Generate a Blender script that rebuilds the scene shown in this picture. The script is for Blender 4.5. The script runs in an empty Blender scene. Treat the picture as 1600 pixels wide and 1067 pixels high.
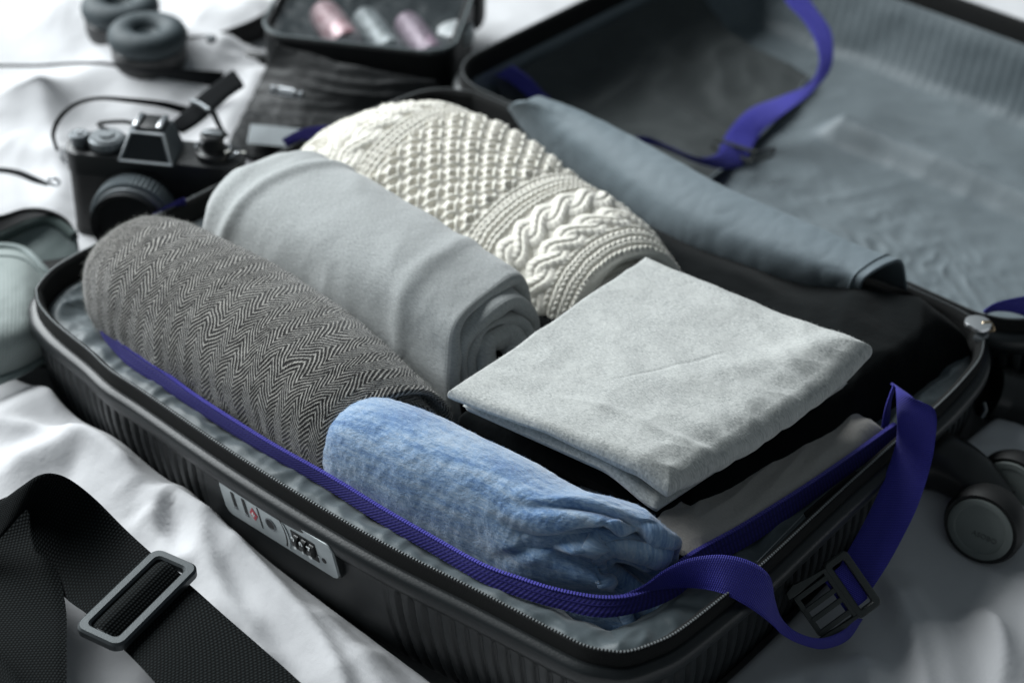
import bpy, bmesh, math, random
import numpy as np
from mathutils import Vector, Matrix

sc = bpy.context.scene
random.seed(7)
rng = np.random.RandomState(7)

# ------------------------------------------------------------------ camera
CR = np.array([[0.7540108567614406, 0.6560220750270797, 0.03320639942872938],
               [0.40513494731083943, -0.4246667743354984, -0.8096442460999738],
               [-0.5170428438275679, 0.6239336245567444, -0.5859808271556661]])
CC = np.array([0.9456857418793116, -0.5889998857278815, 0.734788016844533])
FPX = 1600 * 65 / 36.0
cam_d = bpy.data.cameras.new('camera_view')
cam = bpy.data.objects.new('camera_view', cam_d)
sc.collection.objects.link(cam)
sc.camera = cam
M = Matrix.Identity(4)
for i in range(3):
    M[i][0] = CR[0][i]; M[i][1] = -CR[1][i]; M[i][2] = -CR[2][i]; M[i][3] = CC[i]
cam.matrix_world = M
cam_d.lens = 65; cam_d.sensor_width = 36
cam_d.clip_start = .05; cam_d.clip_end = 60
cam_d.dof.use_dof = True
cam_d.dof.focus_distance = 1.10
cam_d.dof.aperture_fstop = 5.0

# ------------------------------------------------------------------ light (a window beyond the top left, a dim room)
w = bpy.data.worlds.new('World'); sc.world = w; w.use_nodes = True
w.node_tree.nodes['Background'].inputs[0].default_value = (.50, .60, .66, 1)
w.node_tree.nodes['Background'].inputs[1].default_value = .19
def area(name, loc, target, sx, sy, power, col):
    l = bpy.data.lights.new(name, 'AREA'); l.shape = 'RECTANGLE'; l.size = sx; l.size_y = sy
    l.energy = power; l.color = col
    o = bpy.data.objects.new(name, l); sc.collection.objects.link(o)
    o.location = loc
    o.rotation_euler = (Vector(target) - Vector(loc)).to_track_quat('-Z', 'Y').to_euler()
    return o
area('window_light', (-3.0, -.10, 2.35), (.2, .2, 0), 3.8, 2.6, 415, (.93, .98, 1))
sc.view_settings.view_transform = 'Standard'
sc.view_settings.look = 'None'
sc.view_settings.exposure = 0
sc.view_settings.gamma = 1

# ------------------------------------------------------------------ helpers
def ray(px, py):
    return CR.T @ np.array([(px - 800) / FPX, (py - 533) / FPX, 1.])
def P(px, py, z):                       # the point at height z seen at photo pixel (px, py)
    d = ray(px, py); return CC + (z - CC[2]) / d[2] * d
def PL(px, py, p0, n):                  # same, on any plane
    d = ray(px, py); n = np.array(n, float)
    return CC + ((np.array(p0) - CC) @ n) / (d @ n) * d

def cr(pts, n, closed=False):           # Catmull-Rom through pts, n samples, even in arc length
    pts = np.array(pts, float)
    if closed: Q = np.vstack([pts[-1], pts, pts[0], pts[1]])
    else: Q = np.vstack([2 * pts[0] - pts[1], pts, 2 * pts[-1] - pts[-2]])
    out = []
    for i in range(1, len(Q) - 2):
        t = np.linspace(0, 1, 24, endpoint=False)[:, None]
        a, b, c, d = Q[i - 1], Q[i], Q[i + 1], Q[i + 2]
        out.append(.5 * ((2 * b) + (c - a) * t + (2 * a - 5 * b + 4 * c - d) * t ** 2 + (3 * b - a - 3 * c + d) * t ** 3))
    out = np.vstack(out + [Q[-2:-1]])
    L = np.r_[0, np.cumsum(np.linalg.norm(np.diff(out, axis=0), axis=1))]
    s = np.linspace(0, L[-1], n + 1 if closed else n)
    r = np.stack([np.interp(s, L, out[:, k]) for k in range(out.shape[1])], 1)
    return r[:-1] if closed else r
def crp(pts, n):                        # Catmull-Rom, even in parameter (keeps paired edges in step)
    pts = np.array(pts, float); Q = np.vstack([2 * pts[0] - pts[1], pts, 2 * pts[-1] - pts[-2]])
    u = np.linspace(0, len(pts) - 1 - 1e-9, n); i = u.astype(int); t = (u - i)[:, None]
    a, b, c, d = Q[i], Q[i + 1], Q[i + 2], Q[i + 3]
    return .5 * ((2 * b) + (c - a) * t + (2 * a - 5 * b + 4 * c - d) * t ** 2 + (3 * b - a - 3 * c + d) * t ** 3)

_pt = rng.permutation(512); _pt = np.r_[_pt, _pt, _pt]
_gr = rng.randn(512, 3); _gr /= np.linalg.norm(_gr, axis=1)[:, None]
def perlin(x, y, z=0.):
    x, y, z = np.broadcast_arrays(np.asarray(x, float), np.asarray(y, float), np.asarray(z, float))
    xi, yi, zi = [np.floor(a).astype(int) for a in (x, y, z)]
    xf, yf, zf = x - xi, y - yi, z - zi
    f = lambda t: t * t * t * (t * (t * 6 - 15) + 10)
    u, v, ww = f(xf), f(yf), f(zf); r = 0
    for dx in (0, 1):
        for dy in (0, 1):
            for dz in (0, 1):
                h = _pt[_pt[_pt[(xi + dx) & 511] + ((yi + dy) & 511)] + ((zi + dz) & 511)]
                g = _gr[h]
                r = r + (g[..., 0] * (xf - dx) + g[..., 1] * (yf - dy) + g[..., 2] * (zf - dz)) * \
                    (u if dx else 1 - u) * (v if dy else 1 - v) * (ww if dz else 1 - ww)
    return r
def fbm(x, y, z=0., o=4, g=.5):
    r = 0; a = 1
    for k in range(o):
        r = r + a * perlin(x * 2 ** k + 7 * k, y * 2 ** k + 3 * k, z); a *= g
    return r
def sm(a, b, x):
    t = np.clip((np.asarray(x, float) - a) / (b - a), 0, 1); return t * t * (3 - 2 * t)

class Root: pass
def props(o, label=None, cat=None, group=None, kind=None):
    if label: o['label'] = label
    if cat: o['category'] = cat
    if group: o['group'] = group
    if kind: o['kind'] = kind
    return o
def empty(name, loc, label, cat, rot=None, group=None):
    o = bpy.data.objects.new(name, None); sc.collection.objects.link(o)
    o.empty_display_size = .02; o.location = loc
    if rot is not None: o.rotation_euler = rot
    return props(o, label, cat, group)
def wloc(o):                            # world location of unrotated parents
    v = np.zeros(3)
    while o is not None: v = v + np.array(o.location); o = o.parent
    return v
def obj(name, V, F, mat, parent=None, uv=None, smooth=True, local=False, kind=None):
    """one mesh object; V in world coordinates unless local"""
    V = np.asarray(V, float).reshape(-1, 3)
    if not local:
        c = np.array([(V[:, 0].min() + V[:, 0].max()) / 2, (V[:, 1].min() + V[:, 1].max()) / 2, V[:, 2].min()])
        V = V - c; loc = c - (wloc(parent) if parent else 0)
    else: loc = (0, 0, 0)
    me = bpy.data.meshes.new(name)
    if isinstance(F, np.ndarray):
        k = F.shape[1]
        me.vertices.add(len(V)); me.vertices.foreach_set('co', V.ravel())
        me.loops.add(F.size); me.loops.foreach_set('vertex_index', F.ravel().astype(np.int32))
        me.polygons.add(len(F)); me.polygons.foreach_set('loop_start', np.arange(0, F.size, k, dtype=np.int32))
        me.polygons.foreach_set('loop_total', np.full(len(F), k, dtype=np.int32))
        me.update(calc_edges=True)
    else:
        me.from_pydata([tuple(v) for v in V], [], [tuple(int(i) for i in f) for f in F]); me.update()
    if uv is not None:
        l = me.uv_layers.new(name='UVMap')
        li = np.zeros(len(me.loops), dtype=np.int32); me.loops.foreach_get('vertex_index', li)
        l.data.foreach_set('uv', np.asarray(uv, float).reshape(-1, 2)[li].ravel())
    me.polygons.foreach_set('use_smooth', [smooth] * len(me.polygons))
    if mat is not None: me.materials.append(mat)
    me.validate()
    o = bpy.data.objects.new(name, me); sc.collection.objects.link(o)
    o.parent = parent; o.location = loc
    if kind: o['kind'] = kind
    return o
def gfaces(n, m, cu=False, cv=False):
    i = np.arange(n if cu else n - 1)[:, None]; j = np.arange(m if cv else m - 1)[None]
    a = i * m + j; b = ((i + 1) % n) * m + j; c = ((i + 1) % n) * m + (j + 1) % m; d = i * m + (j + 1) % m
    return np.stack([a, b, c, d], -1).reshape(-1, 4)
def grid(name, V, mat, parent=None, uv=None, cu=False, cv=False, flip=False, **k):
    n, m = V.shape[:2]; F = gfaces(n, m, cu, cv)
    if flip: F = F[:, ::-1].copy()
    return obj(name, V, F, mat, parent, uv, **k)
def normals(V, closed_v=False):
    du = np.gradient(V, axis=0); 
    if closed_v: dv = (np.roll(V, -1, 1) - np.roll(V, 1, 1)) / 2
    else: dv = np.gradient(V, axis=1)
    n = np.cross(du, dv); return n / (np.linalg.norm(n, axis=-1, keepdims=True) + 1e-12)

class MB:                               # collects shapes into ONE mesh object
    def __init__(s): s.V = []; s.F = []
    def add(s, V, F):
        b = len(s.V); s.V += [tuple(v) for v in V]; s.F += [tuple(int(i) + b for i in f) for f in F]; return s
    def box(s, c, h, R=None, bev=0.):
        bm = bmesh.new(); bmesh.ops.create_cube(bm, size=1)
        for v in bm.verts: v.co = Vector((v.co.x * 2 * h[0], v.co.y * 2 * h[1], v.co.z * 2 * h[2]))
        if bev: bmesh.ops.bevel(bm, geom=bm.edges[:], offset=bev, segments=2, profile=.6, affect='EDGES')
        bm.verts.index_update()
        V = np.array([v.co for v in bm.verts]); F = [[v.index for v in f.verts] for f in bm.faces]; bm.free()
        if R is not None: V = V @ np.array(R).T
        return s.add(V + np.array(c), F)
    def prism(s, poly, z0, z1, f=None, bev=0.):   # poly in xy, extruded; f maps (x,y,z)->3D
        poly = [tuple(p) for p in poly]; n = len(poly)
        bm = bmesh.new(); a = [bm.verts.new((x, y, z0)) for x, y in poly]; b = [bm.verts.new((x, y, z1)) for x, y in poly]
        bm.faces.new(a[::-1]); top = bm.faces.new(b)
        for i in range(n): bm.faces.new((a[i], a[(i + 1) % n], b[(i + 1) % n], b[i]))
        if bev: bmesh.ops.bevel(bm, geom=list(top.edges), offset=bev, segments=2, profile=.6, affect='EDGES')
        bm.verts.index_update()
        V = [tuple(v.co) for v in bm.verts]; F = [[v.index for v in g.verts] for g in bm.faces]; bm.free()
        if f: V = [f(*v) for v in V]
        return s.add(V, F)
    def lathe(s, prof, c=(0, 0, 0), axis=(0, 0, 1), n=32, sx=1., knurl=0, ka=0.):
        a = Vector(axis).normalized(); x = a.orthogonal().normalized(); y = a.cross(x)
        V = []; F = []
        for r, h in prof:
            for k in range(n):
                t = 2 * math.pi * k / n; rr = r - (ka if (knurl and k % 2) else 0)
                V.append(tuple(Vector(c) + x * (rr * math.cos(t) * sx) + y * (rr * math.sin(t)) + a * h))
        for i in range(len(prof) - 1):
            for k in range(n):
                F.append((i * n + k, i * n + (k + 1) % n, (i + 1) * n + (k + 1) % n, (i + 1) * n + k))
        F.append(tuple(range(n))[::-1]); F.append(tuple((len(prof) - 1) * n + k for k in range(n)))
        return s.add(V, F)
    def tube(s, pts, r, n=8, closed=False):
        pts = np.array(pts, float); m = len(pts)
        T = (np.roll(pts, -1, 0) - np.roll(pts, 1, 0)) if closed else np.gradient(pts, axis=0)
        T /= np.linalg.norm(T, axis=1)[:, None] + 1e-12
        nrm = np.cross(T[0], [0, 0, 1.]);
        if np.linalg.norm(nrm) < 1e-3: nrm = np.cross(T[0], [1., 0, 0])
        nrm /= np.linalg.norm(nrm); V = []; rr = np.broadcast_to(r, (m,))
        for i in range(m):
            nrm = nrm - T[i] * (nrm @ T[i]); nrm /= np.linalg.norm(nrm) + 1e-12; b = np.cross(T[i], nrm)
            for k in range(n):
                t = 2 * math.pi * k / n; V.append(pts[i] + rr[i] * (nrm * math.cos(t) + b * math.sin(t)))
        F = gfaces(m, n, closed, True)[:, ::-1].tolist()
        if not closed: F += [list(range(n)), [(m - 1) * n + k for k in range(n)][::-1]]
        return s.add(V, F)
    def build(s, name, mat, parent=None, smooth=True, **k):
        o = obj(name, np.array(s.V), s.F, mat, parent, smooth=smooth, **k)
        if smooth:
            me = o.data; me.set_sharp_from_angle(angle=math.radians(38))
        return o
def ribbon(name, A, B, th, mat, parent=None, n=120, m=10, wave=None, **k):
    """a flat strap between edge curves A and B (3D), thickness th"""
    A = crp(A, n); B = crp(B, n)
    C = (A + B) / 2; T = np.gradient(C, axis=0); W = B - A; N = np.cross(T, W); N /= np.linalg.norm(N, axis=1)[:, None] + 1e-12
    t = np.linspace(0, 1, m); L = np.r_[0, np.cumsum(np.linalg.norm(np.diff(C, axis=0), axis=1))]
    wid = np.linalg.norm(W, axis=1).mean()
    top = A[:, None] + W[:, None] * t[None, :, None] + N[:, None] * (th / 2 * np.sqrt(1 - (2 * t - 1) ** 8))[None, :, None]
    bot = A[:, None] + W[:, None] * t[None, :, None] - N[:, None] * (th / 2 * np.sqrt(1 - (2 * t - 1) ** 8))[None, :, None]
    V = np.concatenate([top, bot[:, ::-1]], 1)
    uu = np.r_[t, t[::-1]] * wid
    uv = np.stack(np.broadcast_arrays(uu[None], L[:, None]), -1)
    return grid(name, V, mat, parent, uv=uv, cv=True, **k)
def rrect(w, h, r, n=6, cx=0., cy=0.):
    o = []
    for sx, sy, a0 in ((1, -1, -90), (1, 1, 0), (-1, 1, 90), (-1, -1, 180)):
        for k in range(n + 1):
            a = math.radians(a0 + 90 * k / n); o.append((cx + sx * (w / 2 - r) + r * math.cos(a), cy + sy * (h / 2 - r) + r * math.sin(a)))
    return o
def frame_ring(mb, outer, inner, z0, z1, f, bev=0.):      # a flat ring between two loops of equal length
    n = len(outer); V = []; F = []
    oc = np.array(outer); ic = np.array(inner); b = bev
    def shr(a, c, d):
        v = c - a; return a + v / (np.linalg.norm(v, axis=1)[:, None] + 1e-9) * d
    loops = [(oc, z0), (oc, z1 - b), (shr(oc, ic, b), z1), (shr(ic, oc, b), z1), (ic, z1 - b), (ic, z0)]
    for L, z in loops: V += [f(x, y, z) for x, y in L]
    m = len(loops)
    for i in range(m):
        for k in range(n): F.append((i * n + k, i * n + (k + 1) % n, ((i + 1) % m) * n + (k + 1) % n, ((i + 1) % m) * n + k))
    mb.add(V, F)
def text_mesh(name, s, size, ext, mat, parent, mtx, bold=0.):
    cu = bpy.data.curves.new(name, 'FONT'); cu.body = s; cu.size = size; cu.extrude = ext; cu.align_x = 'CENTER'; cu.align_y = 'CENTER'; cu.offset = bold
    t = bpy.data.objects.new(name, cu); sc.collection.objects.link(t)
    dg = bpy.context.evaluated_depsgraph_get(); me = bpy.data.meshes.new_from_object(t.evaluated_get(dg))
    bpy.data.objects.remove(t); me.name = name
    V = np.array([tuple(mtx @ v.co) for v in me.vertices]); F = [list(p.vertices) for p in me.polygons]
    return obj(name, V, F, mat, parent, smooth=False)

# ------------------------------------------------------------------ materials
class NT:
    def __init__(s, name):
        s.m = bpy.data.materials.new(name); s.m.use_nodes = True; s.t = s.m.node_tree
        s.b = s.t.nodes['Principled BSDF']
    def n(s, ty, **k):
        x = s.t.nodes.new(ty)
        for a, v in k.items():
            if a.startswith('i_'):
                key = a[2:]; key = int(key) if key.isdigit() else key.replace('_', ' ')
                if hasattr(v, 'is_output'): s.t.links.new(v, x.inputs[key])
                else: x.inputs[key].default_value = v
            else: setattr(x, a, v)
        return x
    def m_(s, op, a, b=None, c=None, clamp=False):
        x = s.n('ShaderNodeMath', operation=op); x.use_clamp = clamp
        for i, v in enumerate((a, b, c)):
            if v is None: continue
            if hasattr(v, 'is_output'): s.t.links.new(v, x.inputs[i])
            else: x.inputs[i].default_value = v
        return x.outputs[0]
    def set(s, name, v):
        if hasattr(v, 'is_output'): s.t.links.new(v, s.b.inputs[name])
        else: s.b.inputs[name].default_value = v
        return s
    def noise(s, scale, detail=4, rough=.55, vec=None, st=None):
        x = s.n('ShaderNodeTexNoise'); x.inputs['Scale'].default_value = scale; x.inputs['Detail'].default_value = detail; x.inputs['Roughness'].default_value = rough
        if st is not None:
            mp = s.n('ShaderNodeMapping'); mp.inputs['Scale'].default_value = st; s.t.links.new(vec if vec is not None else s.obj(), mp.inputs[0]); vec = mp.outputs[0]
        s.t.links.new(vec if vec is not None else s.obj(), x.inputs['Vector']); return x.outputs['Fac']
    def obj(s): return s.n('ShaderNodeTexCoord').outputs['Object']
    def uv(s): return s.n('ShaderNodeTexCoord').outputs['UV']
    def ramp(s, f, stops):
        x = s.n('ShaderNodeValToRGB'); s.t.links.new(f, x.inputs[0]); e = x.color_ramp.elements
        while len(e) < len(stops): e.new(.5)
        for i, (p, c) in enumerate(stops): e[i].position = p; e[i].color = (*c, 1) if len(c) == 3 else c
        return x.outputs[0]
    def mix(s, f, a, b, mode='MIX'):
        x = s.n('ShaderNodeMix', data_type='RGBA', blend_type=mode)
        for i, v in ((0, f), (6, a), (7, b)):
            if hasattr(v, 'is_output'): s.t.links.new(v, x.inputs[i])
            else: x.inputs[i].default_value = v if i == 0 else (*v, 1)
        return x.outputs[2]
    def bump(s, h, dist, st=1., nrm=None):
        x = s.n('ShaderNodeBump'); x.inputs['Strength'].default_value = st; x.inputs['Distance'].default_value = dist
        s.t.links.new(h, x.inputs['Height'])
        if nrm is not None: s.t.links.new(nrm, x.inputs['Normal'])
        return x.outputs[0]
def simple(name, c, rough=.5, metal=0., c2=None, nscale=60, bump=0., bscale=400, sheen=0., spec=.5, coat=0.):
    t = NT(name)
    if c2 is not None: t.set('Base Color', t.ramp(t.noise(nscale), [(.3, c), (.7, c2)]))
    else: t.set('Base Color', (*c, 1))
    t.set('Roughness', rough).set('Metallic', metal).set('Specular IOR Level', spec)
    if sheen: t.set('Sheen Weight', sheen).set('Sheen Roughness', .5)
    if coat: t.set('Coat Weight', coat)
    if bump: t.set('Normal', t.bump(t.noise(bscale, 3), bump))
    return t.m

def webbing(name, dark, light, per=.0016, spec=.4, rough=.55, dist=.0004, edge=None):
    t = NT(name); sx = t.n('ShaderNodeSeparateXYZ'); t.t.links.new(t.uv(), sx.inputs[0]); u, v = sx.outputs[0], sx.outputs[1]
    rowi = t.m_('FLOOR', t.m_('DIVIDE', v, per)); 
    off = t.m_('MULTIPLY', t.m_('MODULO', rowi, 2), .5)
    a = t.m_('SUBTRACT', t.m_('FRACT', t.m_('ADD', t.m_('DIVIDE', u, per), off)), .5)
    b = t.m_('SUBTRACT', t.m_('FRACT', t.m_('DIVIDE', v, per)), .5)
    d = t.m_('SQRT', t.m_('ADD', t.m_('MULTIPLY', a, a), t.m_('MULTIPLY', b, b)))
    h = t.m_('SUBTRACT', 1, t.m_('MULTIPLY', d, 2), clamp=True)
    t.set('Base Color', t.ramp(h, [(.15, dark), (.75, light)])).set('Roughness', rough).set('Specular IOR Level', spec)
    t.set('Normal', t.bump(h, dist)); return t.m
def ribbed(name, dark, light, per=.0012, slant=.6, dist=.0003, rough=.5, sheen=.3):
    t = NT(name); sx = t.n('ShaderNodeSeparateXYZ'); t.t.links.new(t.uv(), sx.inputs[0]); u, v = sx.outputs[0], sx.outputs[1]
    ph = t.m_('ADD', t.m_('DIVIDE', v, per), t.m_('MULTIPLY', t.m_('DIVIDE', u, per), slant))
    s = t.m_('ADD', t.m_('MULTIPLY', t.m_('SINE', t.m_('MULTIPLY', ph, 6.2832)), .5), .5)
    c2 = t.m_('ADD', t.m_('MULTIPLY', t.m_('SINE', t.m_('MULTIPLY', t.m_('DIVIDE', u, per * .8), 6.2832)), .5), .5)
    h = t.m_('MULTIPLY', s, t.m_('ADD', t.m_('MULTIPLY', c2, .5), .5))
    t.set('Base Color', t.ramp(h, [(.0, dark), (.8, light)])).set('Roughness', rough).set('Sheen Weight', sheen)
    t.set('Specular IOR Level', .3)
    t.set('Normal', t.bump(h, dist)); return t.m

def nylon(name, c1, c2, rough=.5, sheen=.25):
    t = NT(name)
    t.set('Base Color', t.ramp(t.noise(9, 4), [(.3, c1), (.7, c2)]))
    t.set('Roughness', t.m_('ADD', t.m_('MULTIPLY', t.noise(14, 3), .2), rough - .1)).set('Sheen Weight', sheen).set('Specular IOR Level', .45 if sheen > .1 else .25)
    n1 = t.bump(t.noise(34, 5, .5), .0010)
    t.set('Normal', t.bump(t.noise(1600, 2), .00012, nrm=n1)); return t.m

def jersey(name, c1, c2, c3, per=.0015, fz=.0006):
    """fine knit with heathered yarn; UV in metres"""
    t = NT(name); uv = t.uv()
    big = t.noise(16, 4, vec=uv, st=(1, 1, 1)); fine = t.noise(900, 3, .7, vec=uv, st=(.45, 1.6, 1)); mid = t.noise(230, 4, .6, vec=uv, st=(.6, 1.4, 1))
    col = t.mix(t.m_('MULTIPLY', t.m_('SUBTRACT', fine, .32), 2.2, clamp=True), c1, c2)
    col = t.mix(t.m_('MULTIPLY', t.m_('SUBTRACT', mid, .45), 1.7, clamp=True), col, c3)
    sx = t.n('ShaderNodeSeparateXYZ'); t.t.links.new(uv, sx.inputs[0]); u, v = sx.outputs[0], sx.outputs[1]
    wob = t.m_('MULTIPLY', t.noise(150, 2, vec=uv), 1.2)
    s1 = t.m_('SINE', t.m_('ADD', t.m_('MULTIPLY', u, 6.2832 / per), wob)); s2 = t.m_('SINE', t.m_('ADD', t.m_('MULTIPLY', v, 6.2832 / (per * .8)), wob))
    kn = t.m_('ADD', t.m_('MULTIPLY', t.m_('MULTIPLY', s1, s2), .25), t.m_('MULTIPLY', s1, .25))
    t.set('Base Color', col).set('Roughness', .95).set('Sheen Weight', .35).set('Sheen Roughness', .6).set('Specular IOR Level', .15)
    n0 = t.bump(t.m_('ADD', mid, t.m_('MULTIPLY', fine, .6)), fz)
    t.set('Normal', t.bump(kn, .00018, nrm=n0)); return t.m

def herringbone():
    t = NT('herringbone_wool'); uv = t.uv()
    wv = t.n('ShaderNodeTexNoise'); wv.inputs['Scale'].default_value = 22; wv.inputs['Detail'].default_value = 2; t.t.links.new(uv, wv.inputs['Vector'])
    ws = t.n('ShaderNodeVectorMath', operation='SCALE'); t.t.links.new(wv.outputs['Color'], ws.inputs[0]); ws.inputs['Scale'].default_value = .018
    ad = t.n('ShaderNodeVectorMath', operation='ADD'); t.t.links.new(uv, ad.inputs[0]); t.t.links.new(ws.outputs[0], ad.inputs[1]); uvd = ad.outputs[0]
    sx = t.n('ShaderNodeSeparateXYZ'); t.t.links.new(uvd, sx.inputs[0]); u, v = sx.outputs[0], sx.outputs[1]
    W = .0160; pv = .0038
    f = t.m_('FRACT', t.m_('DIVIDE', u, W))
    tri = t.m_('ABSOLUTE', t.m_('SUBTRACT', t.m_('MULTIPLY', f, 2), 1))            # 0..1..0
    up = t.m_('GREATER_THAN', f, .5)
    ph = t.m_('FRACT', t.m_('ADD', t.m_('DIVIDE', v, pv), t.m_('MULTIPLY', tri, 3.2)))
    line = t.m_('SUBTRACT', 1, t.m_('ABSOLUTE', t.m_('SUBTRACT', t.m_('MULTIPLY', ph, 2), 1)))   # 0..1 peak
    dots = t.m_('ADD', t.m_('MULTIPLY', t.m_('SINE', t.m_('MULTIPLY', u, 6.2832 / .0011)), .5), .5)
    dl = t.m_('ADD', .72, t.m_('MULTIPLY', dots, .25))
    dark = t.m_('ADD', .66, t.m_('MULTIPLY', dots, .32))
    amp = t.m_('ADD', t.m_('MULTIPLY', up, dl), t.m_('MULTIPLY', t.m_('SUBTRACT', 1, up), dark))
    ns = t.noise(1500, 2, .7, vec=uv); fuzz = t.noise(170, 4, .75, vec=uv)
    h = t.m_('MULTIPLY', line, amp)
    k = t.m_('ADD', t.m_('ADD', h, t.m_('MULTIPLY', t.m_('SUBTRACT', ns, .5), .95)), t.m_('MULTIPLY', t.m_('SUBTRACT', fuzz, .50), .75))
    col = t.ramp(k, [(.38, (.012, .010, .009)), (.49, (.06, .054, .048)), (.62, (.40, .38, .345)), (.92, (.62, .60, .56))])
    t.set('Base Color', col).set('Roughness', 1).set('Sheen Weight', .5).set('Sheen Roughness', .5).set('Specular IOR Level', .1)
    hh = t.m_('ADD', t.m_('MULTIPLY', h, .8), t.m_('MULTIPLY', t.noise(800, 3, .7, vec=uv), .7))
    t.set('Normal', t.bump(hh, .0011)); return t.m

def terry():
    t = NT('blue_terry'); uv = t.uv()
    st = t.noise(80, 6, .68, vec=uv, st=(.30, 1.5, 1)); fine = t.noise(650, 4, .75, vec=uv, st=(.45, 1.2, 1)); big = t.noise(22, 3, vec=uv, st=(.6, 1, 1))
    k = t.m_('ADD', t.m_('MULTIPLY', st, .62), t.m_('ADD', t.m_('MULTIPLY', fine, .36), t.m_('MULTIPLY', big, .18)))
    col = t.ramp(k, [(.42, (.065, .14, .31)), (.52, (.13, .235, .42)), (.60, (.25, .365, .53)), (.72, (.42, .51, .62))])
    t.set('Base Color', col).set('Roughness', 1).set('Sheen Weight', .6).set('Sheen Roughness', .5).set('Specular IOR Level', .1)
    n0 = t.bump(t.noise(520, 4, .7, vec=uv, st=(.7, 1.2, 1)), .0009)
    t.set('Normal', n0); return t.m

def flannel(name, c1, c2, c3):
    t = NT(name); uv = t.uv()
    wa = t.noise(40, 5, .6, vec=uv, st=(.7, 1.3, 1)); fi = t.noise(1300, 3, .75, vec=uv, st=(.35, 1, 1)); fi2 = t.noise(330, 4, .7, vec=uv, st=(.5, 1.1, 1))
    col = t.mix(t.m_('MULTIPLY', t.m_('SUBTRACT', fi, .33), 2.4, clamp=True), c1, c2)
    col = t.mix(t.m_('MULTIPLY', t.m_('SUBTRACT', t.m_('ADD', t.m_('MULTIPLY', wa, .5), t.m_('MULTIPLY', fi2, .5)), .44), 4.5, clamp=True), col, c3)
    t.set('Base Color', col).set('Roughness', .95).set('Sheen Weight', .4).set('Sheen Roughness', .5).set('Specular IOR Level', .12)
    n0 = t.bump(t.m_('ADD', fi2, t.m_('MULTIPLY', fi, .5)), .0006)
    t.set('Normal', n0); return t.m

def sheet_mat():
    t = NT('white_sheet')
    t.set('Base Color', (.56, .56, .572, 1)).set('Roughness', .85).set('Sheen Weight', .2).set('Specular IOR Level', .25)
    n0 = t.bump(t.noise(26, 5, .55), .0018)
    t.set('Normal', t.bump(t.noise(1500, 2), .00012, nrm=n0)); return t.m

M_sheet = sheet_mat()
M_shell = simple('black_shell', (.007, .009, .010), .38, c2=(.012, .015, .0165), nscale=20, bump=.00012, bscale=700, spec=.45)
M_shell.node_tree.nodes['Principled BSDF'].inputs['Roughness'].default_value = .38
M_lip = simple('black_rim', (.010, .011, .012), .3, bump=.0001, bscale=300)
M_tape = ribbed('black_zip_tape', (.002, .0024, .0024), (.0055, .006, .006), .0012, .3, .0002, .9, .0)
M_teeth = simple('zip_teeth_black_metal', (.22, .235, .24), .4, .3)
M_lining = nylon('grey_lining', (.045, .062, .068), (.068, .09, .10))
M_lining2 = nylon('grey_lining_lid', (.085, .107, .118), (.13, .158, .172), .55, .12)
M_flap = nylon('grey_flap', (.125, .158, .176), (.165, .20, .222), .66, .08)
M_purple = ribbed('purple_tape', (.010, .009, .085), (.024, .020, .19), .0030, .9, .0002, .7, .05)
M_pteeth = simple('purple_teeth', (.10, .09, .45), .4)
M_strap = ribbed('blue_strap', (.012, .011, .16), (.040, .036, .42), .0013, .55, .00045, .6, .10)
M_blackstrap = webbing('black_webbing', (.0015, .002, .002), (.014, .018, .019), .0021, .08, .8)
M_plate = simple('brushed_plate', (.42, .46, .47), .42, .35, c2=(.50, .54, .55), nscale=90, bump=.00003, bscale=900)
M_dark = simple('dark_recess', (.006, .007, .008), .5)
M_red = simple('red_emblem', (.50, .045, .07), .4)
M_white = simple('white_mark', (.75, .78, .78), .5)
M_plastic = simple('black_plastic', (.010, .011, .011), .33, bump=.00008, bscale=500)
M_buckle = simple('buckle_plastic', (.035, .039, .037), .4, bump=.0001, bscale=600)
M_chrome = simple('chrome', (.60, .62, .64), .25, 1.)
M_satin = simple('satin_metal', (.17, .185, .195), .42, .5)
M_leather = simple('black_leatherette', (.008, .008, .008), .5, bump=.0006, bscale=900)
M_enamel = simple('black_enamel', (.010, .011, .012), .38, spec=.4)
M_glass = simple('dark_glass', (.01, .012, .014), .06)
M_cushion = simple('ear_cushion', (.028, .042, .048), .65, c2=(.04, .055, .062), nscale=40, bump=.0006, bscale=120)
M_hub = simple('grey_hub', (.17, .19, .18), .5, bump=.0001, bscale=400)
M_rubber = simple('black_rubber', (.008, .008, .008), .6)
M_jersey = jersey('grey_jersey', (.25, .265, .265), (.52, .535, .53), (.40, .415, .41))
M_herr = herringbone()
M_terry = terry()
M_shirt = flannel('grey_flannel', (.25, .265, .26), (.70, .705, .68), (.53, .54, .52))
M_beige = flannel('beige_cotton', (.36, .34, .315), (.52, .49, .455), (.45, .425, .395))
M_blackcloth = simple('black_cotton', (.0022, .0032, .0036), .95, c2=(.004, .0052, .0056), nscale=50, bump=.0008, bscale=90, sheen=.03, spec=.1)
M_olive = nylon('grey_green_nylon', (.14, .18, .175), (.19, .235, .23), .6)
M_meshcloth = webbing('grey_green_mesh', (.24, .275, .265), (.30, .335, .325), .0024, .3, .7, .0002)
M_case = nylon('black_nylon', (.003, .004, .0045), (.0065, .008, .009), .55, .01)
M_knit = NT('cream_wool')
M_knit.set('Base Color', M_knit.mix(M_knit.noise(300, 4), (.80, .765, .675), (.91, .88, .80))).set('Roughness', .95).set('Sheen Weight', .3).set('Specular IOR Level', .15)
M_knit.set('Normal', M_knit.bump(M_knit.noise(1400, 3, .7), .0005)); M_knit = M_knit.m

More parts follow.
